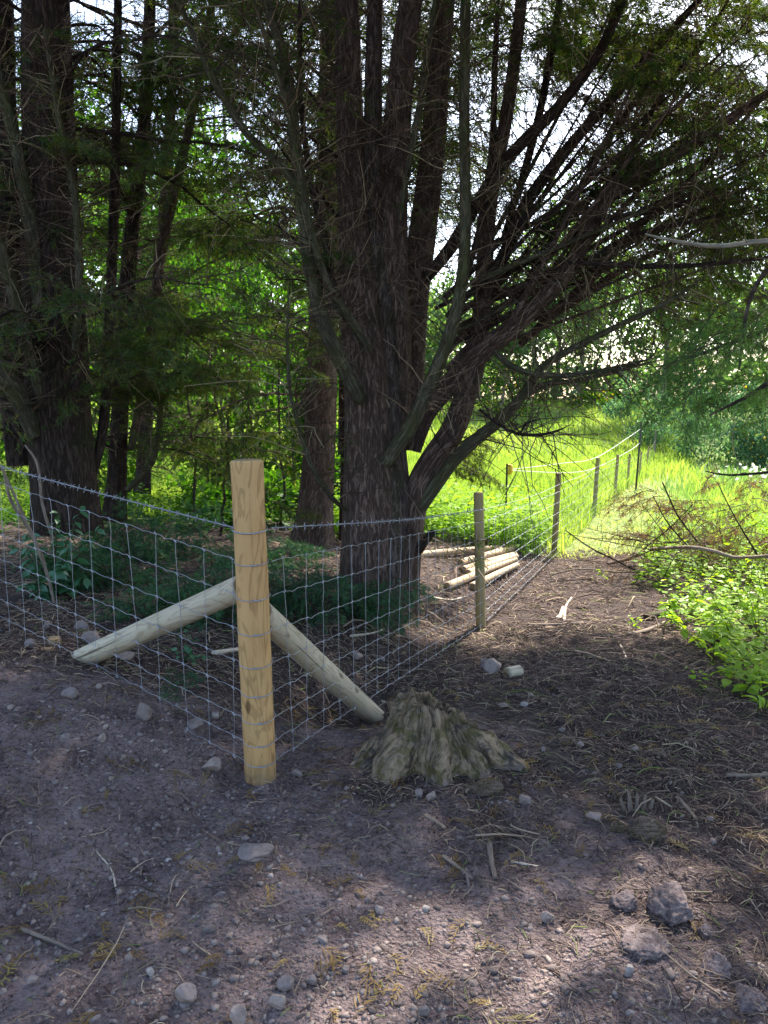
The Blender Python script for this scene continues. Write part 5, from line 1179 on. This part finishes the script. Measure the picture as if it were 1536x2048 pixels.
def stick(rows, r0, r1, label, mat=STICK, name='stick', lift=1.0, seed=1, n=18):
    """rows: pixel points on the ground, or (px, py, height above ground)"""
    q = []
    for row in rows:
        g = G(row[0], row[1]) if len(row) == 2 else None
        if g is None:
            px, py, hh = row; ys = np.linspace(1.5, 14, 1500); a, b, c = ray(px, py); t = ys / b; d = CAMZ + c * t - hg(a * t, ys) - hh; i = np.argmax(d < 0); g = np.array([a * t[i], ys[i], CAMZ + c * t[i]])
            q.append(g)
        else: q.append(g + [0, 0, r0 * .7 * lift])
    c = resample(np.array(q), n); r = np.linspace(r0, r1, n); r[0] *= .7
    V, Fs, co = stem_mesh(c, r, 9, .08, seed); V2 = np.vstack([V, c[0], c[-1]]); m = len(V); j = np.arange(9); j2 = (j + 1) % 9
    caps = np.vstack([np.stack([np.full(9, m), j2, j], 1), np.stack([np.full(9, m + 1), m - 9 + j, m - 9 + j2], 1)])
    o = mesh_obj(name, V2, Fs + [caps], mat, None, c[0], True, vattrs={'co': np.vstack([co, [[0, 0, 0], [0, 0, 1]]])}); return tag(o, label, 'stick', 'fallen sticks')
SK = [([(978, 1690), (982, 1725), (990, 1762)], .010, .007, 'thick short stick pointing towards the stump', STICK), ([(885, 1716), (915, 1738), (945, 1762)], .007, .006, 'short straight stick left of the thick one', STICK), ([(965, 1658), (1005, 1668), (1048, 1684)], .005, .004, 'greenish twig in front of the stump', BARK_MOSS),
      ([(1022, 1726), (1075, 1738)], .005, .004, 'pale straw-coloured stick by the thick short stick', STICK_PALE), ([(848, 1635), (868, 1645), (890, 1662)], .009, .007, 'stubby grey stick in front of the stump', STICK), ([(932, 1742), (938, 1778)], .006, .004, 'tiny stick between the straight and thick ones', STICK),
      ([(1452, 1554), (1495, 1556), (1545, 1553)], .010, .008, 'grey stick reaching the edge of the view', STICK), ([(1112, 1240), (1120, 1236), (1126, 1218)], .018, .014, 'thick bleached curved stick on the litter', STICK_PALE), ([(1128, 1245), (1132, 1215), (1143, 1197)], .012, .007, 'thin bleached curved stick beside the thicker one', STICK_PALE),
      ([(1055, 1252), (1110, 1252), (1165, 1248)], .014, .01, 'dark straight stick lying across the litter', STICK), ([(1050, 1272), (1120, 1264), (1200, 1274), (1262, 1272)], .010, .006, 'long thin stick lying across the litter below the bleached ones', STICK), ([(1255, 1274), (1290, 1266), (1330, 1248)], .020, .012, 'crooked branch end poking out of the nettles', STICK),
      ([(1290, 1240), (1350, 1232)], .034, .03, 'short mossy log at the edge of the nettles', BARK_MOSS), ([(425, 1310), (475, 1303)], .014, .012, 'pale reddish stick lying behind the corner post', STICK_PALE), ([(40, 1862), (110, 1890), (165, 1912)], .007, .004, 'reddish bent stem among the brown sprigs', STICK),
      ([(232, 1780), (222, 1740), (192, 1706)], .003, .002, 'thin curved stem on the open track', STICK_PALE), ([(1355, 1600), (1390, 1640), (1395, 1660)], .009, .006, 'forked grey root piece at the edge of view', STICK), ([(700, 1275), (740, 1270), (765, 1262)], .010, .005, 'orange brown dead stem behind the netting', STICK_PALE),
      ([(1240, 1290), (1252, 1320), (1236, 1345)], .007, .004, 'curling bleached stem near the nettles', STICK_PALE), ([(1140, 1300), (1172, 1312)], .010, .007, 'short reddish stick in the middle of the litter', STICK), ([(850, 1195), (900, 1202), (930, 1195)], .012, .007, 'curved stick on the litter by the poles', STICK_PALE)]
for k, (rows, r0, r1, lab, mt) in enumerate(SK): stick(rows, r0, r1, lab, mt, seed=900 + k)

# dead brushwood heap by the meadow
BR = [([(1215, 1128, .02), (1260, 1117, .1), (1300, 1100, .30), (1340, 1096, .42), (1385, 1095, .5), (1430, 1103, .45), (1470, 1115, .38), (1540, 1112, .45)], .019, .017, 'thick pale dead branch arching over the brushwood', STICK), ([(1130, 1060, .55), (1180, 1095, .4), (1230, 1120, .2), (1290, 1150, .02)], .006, .011, 'dark bare branch leaning down towards the litter', BARK_DARK),
      ([(1305, 990, 1.0), (1335, 1045, .7), (1375, 1092, .45)], .004, .008, 'thin dark twig rising from the arching branch', BARK_DARK), ([(1325, 965, 1.15), (1355, 1030, .8), (1395, 1085, .5)], .004, .008, 'second thin dark twig rising from the arching branch', BARK_DARK), ([(1435, 965, 1.1), (1470, 1035, .75), (1515, 1110, .4)], .004, .009, 'dark twig rising at the edge of the brushwood', BARK_DARK),
      ([(1285, 1100, .3), (1340, 1055, .6), (1385, 1010, .9)], .008, .004, 'dark branch slanting up through the brushwood', BARK_DARK), ([(1100, 1150, .05), (1160, 1138, .1), (1240, 1144, .06), (1330, 1142, .1)], .008, .008, 'long thin branch lying along the edge of the brushwood', STICK), ([(1390, 1198, .1), (1405, 1185, .15), (1418, 1170, .22)], .018, .014, 'pale broken stub standing in the nettles', STICK)]
for k, (rows, r0, r1, lab, mt) in enumerate(BR):
    o = stick(rows, r0, r1, lab, mt, 'dead_branch', seed=940 + k, n=30); o['category'] = 'branch'; o['group'] = 'dead brushwood branches'
rr = np.random.default_rng(95); b = G(1440, 1150); heap = thing('dead_brushwood', b, 'heap of brown dead conifer brushwood beside the arching dead branch', 'brushwood')
for _ in range(72):
    px, py = rr.uniform(1300, 1560), rr.uniform(975, 1130); Yd = rr.uniform(7.4, 9.0)
    p = P(px, py, Yd); put_bough(heap, B_DEAD, p, (rr.normal(0, 1), rr.normal(0, .5), rr.uniform(-.5, .3)), rr.uniform(.35, .65), rr)
tl = []
for _ in range(22):
    p = P(rr.uniform(1280, 1540), rr.uniform(1080, 1170), rr.uniform(7.2, 8.6)); c = p + np.linspace(0, 1, 8)[:, None] * np.array([rr.normal(0, .6), rr.normal(0, .4), rr.uniform(-.1, .5)]); tl.append((c[None], np.linspace(.008, .003, 8)[None])); tl.append((lambda q: (q[0][:, :8], q[1][:, :8]))(twig_lines(c, 8, .1, .4, rr, K=8)))
twig_obj(heap, b, tl, rng=rr)

# nettles
rr = np.random.default_rng(97)
NP = [(1345, 1255, .18), (1395, 1290, .25), (1440, 1275, .30), (1330, 1225, .18), (1425, 1330, .22), (1470, 1300, .34), (1515, 1290, .42), (1490, 1240, .45), (1535, 1240, .5), (1445, 1230, .36), (1400, 1235, .26), (1530, 1350, .36), (1480, 1400, .18), (1520, 1440, .22), (1550, 1400, .32), (1380, 1210, .25), (1470, 1190, .40), (1520, 1180, .45), (1440, 1175, .35), (1560, 1320, .45)]
pos = ['at the tip of the patch nearest the litter', 'low, at the front edge of the patch', 'in front of the pale broken stub', 'small, next to the mossy log', 'low, at the near front of the patch', 'leafy, mid patch', 'tall, near the edge of view', 'tall, behind the mid patch', 'tallest, against the edge of view', 'beside the pale broken stub', 'behind the front edge of the patch', 'tall, above the lowest ones at the edge of view',
       'small, set apart on dark soil', 'lowest, at the edge of view on dark soil', 'cut off by the edge of view low down', 'at the back near the dead branch', 'at the back below the arching branch', 'at the back against the edge of view', 'at the back beside the stub', 'cut off by the edge of view halfway up']
for k, (px, py, h) in enumerate(NP):
    b = G(px, py); L = h * (1.0 if px > 1380 else 1.1)
    tips = [b + np.array([rr.normal(0, .12), rr.normal(0, .10), L * rr.uniform(.6, 1.1)]) for _ in range(3)]
    leafy_plant('nettle_plant', 'bright green nettle plant ' + pos[k], b, tips, .085, NETTLE, 960 + k, 7 if k < 16 else 6, 'plant', .62, .004, group='nettles', stem_mat=BARK_MOSS)
n = 420; px = rr.uniform(1300, 1640, n); py = rr.uniform(1120, 1400, n); ok = (py - 1120) < (px - 1260) * 1.25; gg = np.array([G(a, b_) for a, b_ in zip(px[ok], py[ok])])
weeds('nettle_undergrowth', 'low leafy nettle growth filling in between the taller nettles', gg[:, 0], gg[:, 1], rr.uniform(.08, .32, len(gg)), NETTLE, .072, rr, 10)
for k, (px, py, lab) in enumerate([(1405, 1385, 'tiny seedling alone on the litter below the nettles'), (1205, 1160, 'small seedling by the edge of the mown strip'), (1265, 1262, 'tiny seedling beside the crooked branch end'), (1195, 1105, 'leafy seedling at the corner of the mown strip')]):
    b = G(px, py); leafy_plant('seedling', lab, b, [b + np.array([rr.normal(0, .04), rr.normal(0, .04), .10]) for _ in range(2)], .05, NETTLE, 990 + k, 5, 'plant', .62, .002)

# ------------------------------------------------------------------ gravel and litter
rng = np.random.default_rng(31)
def pebbles(n, xr, yr, smin, smax, keep):
    x = rng.uniform(*xr, n); y = rng.uniform(*yr, n); m = keep(x, y) > rng.uniform(0, 1, n); x, y = x[m], y[m]; n = len(x)
    s = smin * (smax / smin) ** (rng.uniform(0, 1, n) ** 2.6)
    V = I0[None] * (1 + rng.normal(0, .24, (n, 12, 1))) * (s[:, None, None] * rng.uniform(.5, 1.3, (n, 1, 3)) * np.array([1, 1, .62]))
    a = rng.uniform(0, 2 * pi, n); ca, sa = np.cos(a)[:, None], np.sin(a)[:, None]
    V = np.stack([V[..., 0] * ca - V[..., 1] * sa, V[..., 0] * sa + V[..., 1] * ca, V[..., 2]], -1) + np.stack([x, y, ground_z(x, y) + s * .08], 1)[:, None]
    return V.reshape(-1, 3), (IF0[None] + np.arange(n)[:, None, None] * 12).reshape(-1, 3), np.repeat(np.clip(rng.normal(.36, .25, n), 0, 1), 12)
_co = np.empty(len(ground.data.vertices) * 3, np.float32); ground.data.vertices.foreach_get('co', _co); GZ = _co.reshape(ny, nx, 3)[:, :, 2]
def ground_z(x, y):
    i = np.clip(np.searchsorted(gx, x) - 1, 0, nx - 2); j = np.clip(np.searchsorted(gy, y) - 1, 0, ny - 2)
    fx = (x - gx[i]) / (gx[i + 1] - gx[i]); fy = (y - gy[j]) / (gy[j + 1] - gy[j])
    return (GZ[j, i] * (1 - fx) + GZ[j, i + 1] * fx) * (1 - fy) + (GZ[j + 1, i] * (1 - fx) + GZ[j + 1, i + 1] * fx) * fy
grit = lambda x, y: np.clip(.14 + .9 * fbm(x * 1.3, y * 1.3, seed=55, oct=3) + .45 * np.exp(-(((x - .15) / .7) ** 2 + ((y - 1.75) / .5) ** 2)) + .5 * np.exp(-(((x + .8) / .5) ** 2 + ((y - 2.9) / .4) ** 2)) - .25 * litter_mask(x, y), .05, 1)
parts = [pebbles(24000, (-1.5, 1.7), (1.35, 2.9), .0028, .013, grit), pebbles(10000, (-2.2, 2.4), (2.5, 4.4), .004, .014, grit), pebbles(500, (-1.4, 1.6), (1.4, 3.2), .008, .018, grit), pebbles(500, (-2.5, 2.6), (3, 5.5), .009, .022, grit)]
off = 0; Vs, Fs_, Rs = [], [], []
for v, f, r in parts: Vs.append(v); Fs_.append(f + off); Rs.append(r); off += len(v)
tag(mesh_obj('gravel', np.vstack(Vs), [np.vstack(Fs_)], PEBBLE, smooth=False, attrs={'rnd': np.concatenate(Rs)}), 'grit and small pebbles scattered over the earth track', 'gravel', kind='stuff')
def strands(n, xr, yr, lmin, lmax, r, K, keep):
    x = rng.uniform(*xr, n); y = rng.uniform(*yr, n); m = keep(x, y) > rng.uniform(0, 1, n); x, y = x[m], y[m]; n = len(x)
    L = lmin * (lmax / lmin) ** (rng.uniform(0, 1, n) ** 1.6); a = rng.uniform(0, 2 * pi, n); k = rng.normal(0, .9, n); u = np.linspace(0, 1, K) - .5
    aa = a[:, None] + k[:, None] * u[None] + np.cumsum(rng.normal(0, .18, (n, K)), 1)
    dx = np.cumsum(np.cos(aa), 1) * (L / K)[:, None]; dy = np.cumsum(np.sin(aa), 1) * (L / K)[:, None]
    X_ = x[:, None] + dx; Y_ = y[:, None] + dy
    Z_ = ground_z(X_.ravel(), Y_.ravel()).reshape(X_.shape) + r + np.abs(rng.normal(0, .004, (n, 1))) + rng.normal(0, .10, (n, 1)) * u[None] * L[:, None] * .5 + (np.abs(rng.normal(0, .08, (n, 1))) * L[:, None]) * (1 - 4 * u[None] ** 2)
    R_ = r * rng.uniform(.5, 1.7, (n, 1)) * np.linspace(1.1, .6, K)[None]
    V, F_, _ = tubes(np.stack([X_, Y_, Z_], -1), R_, 3)
    return V, F_[0], np.repeat(np.clip(rng.normal(.5, .27, n), 0, 1), K * 3)
lit = lambda x, y: np.clip(.24 + .75 * litter_mask(x, y) + .45 * fbm(x * 1.5, y * 1.5, seed=57, oct=3), .04, 1)
lit2 = lambda x, y: np.clip(lit(x, y) * np.where(y > 9.2, np.clip(1 - (y - 9.2) / 1.2, 0, 1), 1), 0, 1)
parts = [strands(26000, (-1.5, 1.8), (1.4, 3.2), .015, .14, .0014, 4, lit), strands(24000, (-2.4, 3.0), (3.0, 5.6), .03, .22, .0020, 3, lit), strands(20000, (-5, 4.5), (5.2, 10.4), .06, .35, .0028, 3, lit2), strands(260, (-1.5, 2.2), (1.5, 5.0), .15, .4, .0024, 4, lit), strands(240, (-4, 3.5), (4.5, 9), .3, .9, .005, 4, lit2)]
off = 0; Vs, Fs_, Rs = [], [], []
for v, f, r in parts: Vs.append(v); Fs_.append(f + off); Rs.append(r); off += len(v)
tag(mesh_obj('needle_litter', np.vstack(Vs), [np.vstack(Fs_)], LITTER, attrs={'rnd': np.concatenate(Rs)}), 'dry conifer needles and fine twigs strewn over the earth', 'litter', kind='stuff')
# fallen brown and green sprigs lying flat
def sprigs():
    n = 620; x = rng.uniform(-1.5, 1.9, n); y = rng.uniform(1.45, 4.0, n); m = (.25 + .5 * fbm(x * 1.2 + 3, y * 1.2, seed=58, oct=2) + .5 * np.exp(-(((x + .75) / .45) ** 2 + ((y - 1.85) / .3) ** 2)) + .2 * litter_mask(x, y)) > rng.uniform(0, 1, n); x, y = x[m], y[m]; n = len(x)
    k = 15; a0 = rng.uniform(0, 2 * pi, n); L = rng.uniform(.04, .11, n); f = np.tile(np.linspace(0, 1, k), (n, 1)); sg = np.tile(np.where(np.arange(k) % 2, 1, -1), (n, 1)); cur = rng.normal(0, .7, (n, 1))
    ang = a0[:, None] + cur * f; bx = x[:, None] + np.cos(ang) * f * L[:, None]; by = y[:, None] + np.sin(ang) * f * L[:, None]
    bz = ground_z(bx.ravel(), by.ravel()).reshape(bx.shape) + .004 + .012 * np.sin(f * pi) * rng.uniform(0, 1, (n, 1))
    da = ang + sg * rng.uniform(.4, .8, (n, k)); d = norm(np.stack([np.cos(da), np.sin(da), rng.normal(0.05, .2, (n, k))], -1)); B = np.stack([bx, by, bz], -1).reshape(-1, 3); D_ = d.reshape(-1, 3)
    LL_ = (L[:, None] * (.42 * (1 - .5 * f) + .05)).ravel() * rng.uniform(.7, 1.2, n * k); V, Fq = quads_leaf(B, D_, LL_, np.full(n * k, .0045), norm(np.cross(D_, np.tile([0, 0, 1.], (n * k, 1)))))
    rn = np.repeat(np.clip(rng.uniform(0, 1, n) ** 1.3, 0, 1), k * 4)
    tag(mesh_obj('fallen_sprigs', V, [Fq], SPRIG, smooth=False, attrs={'rnd': rn}), 'withered conifer sprigs fallen flat on the track', 'litter', kind='stuff')
sprigs()
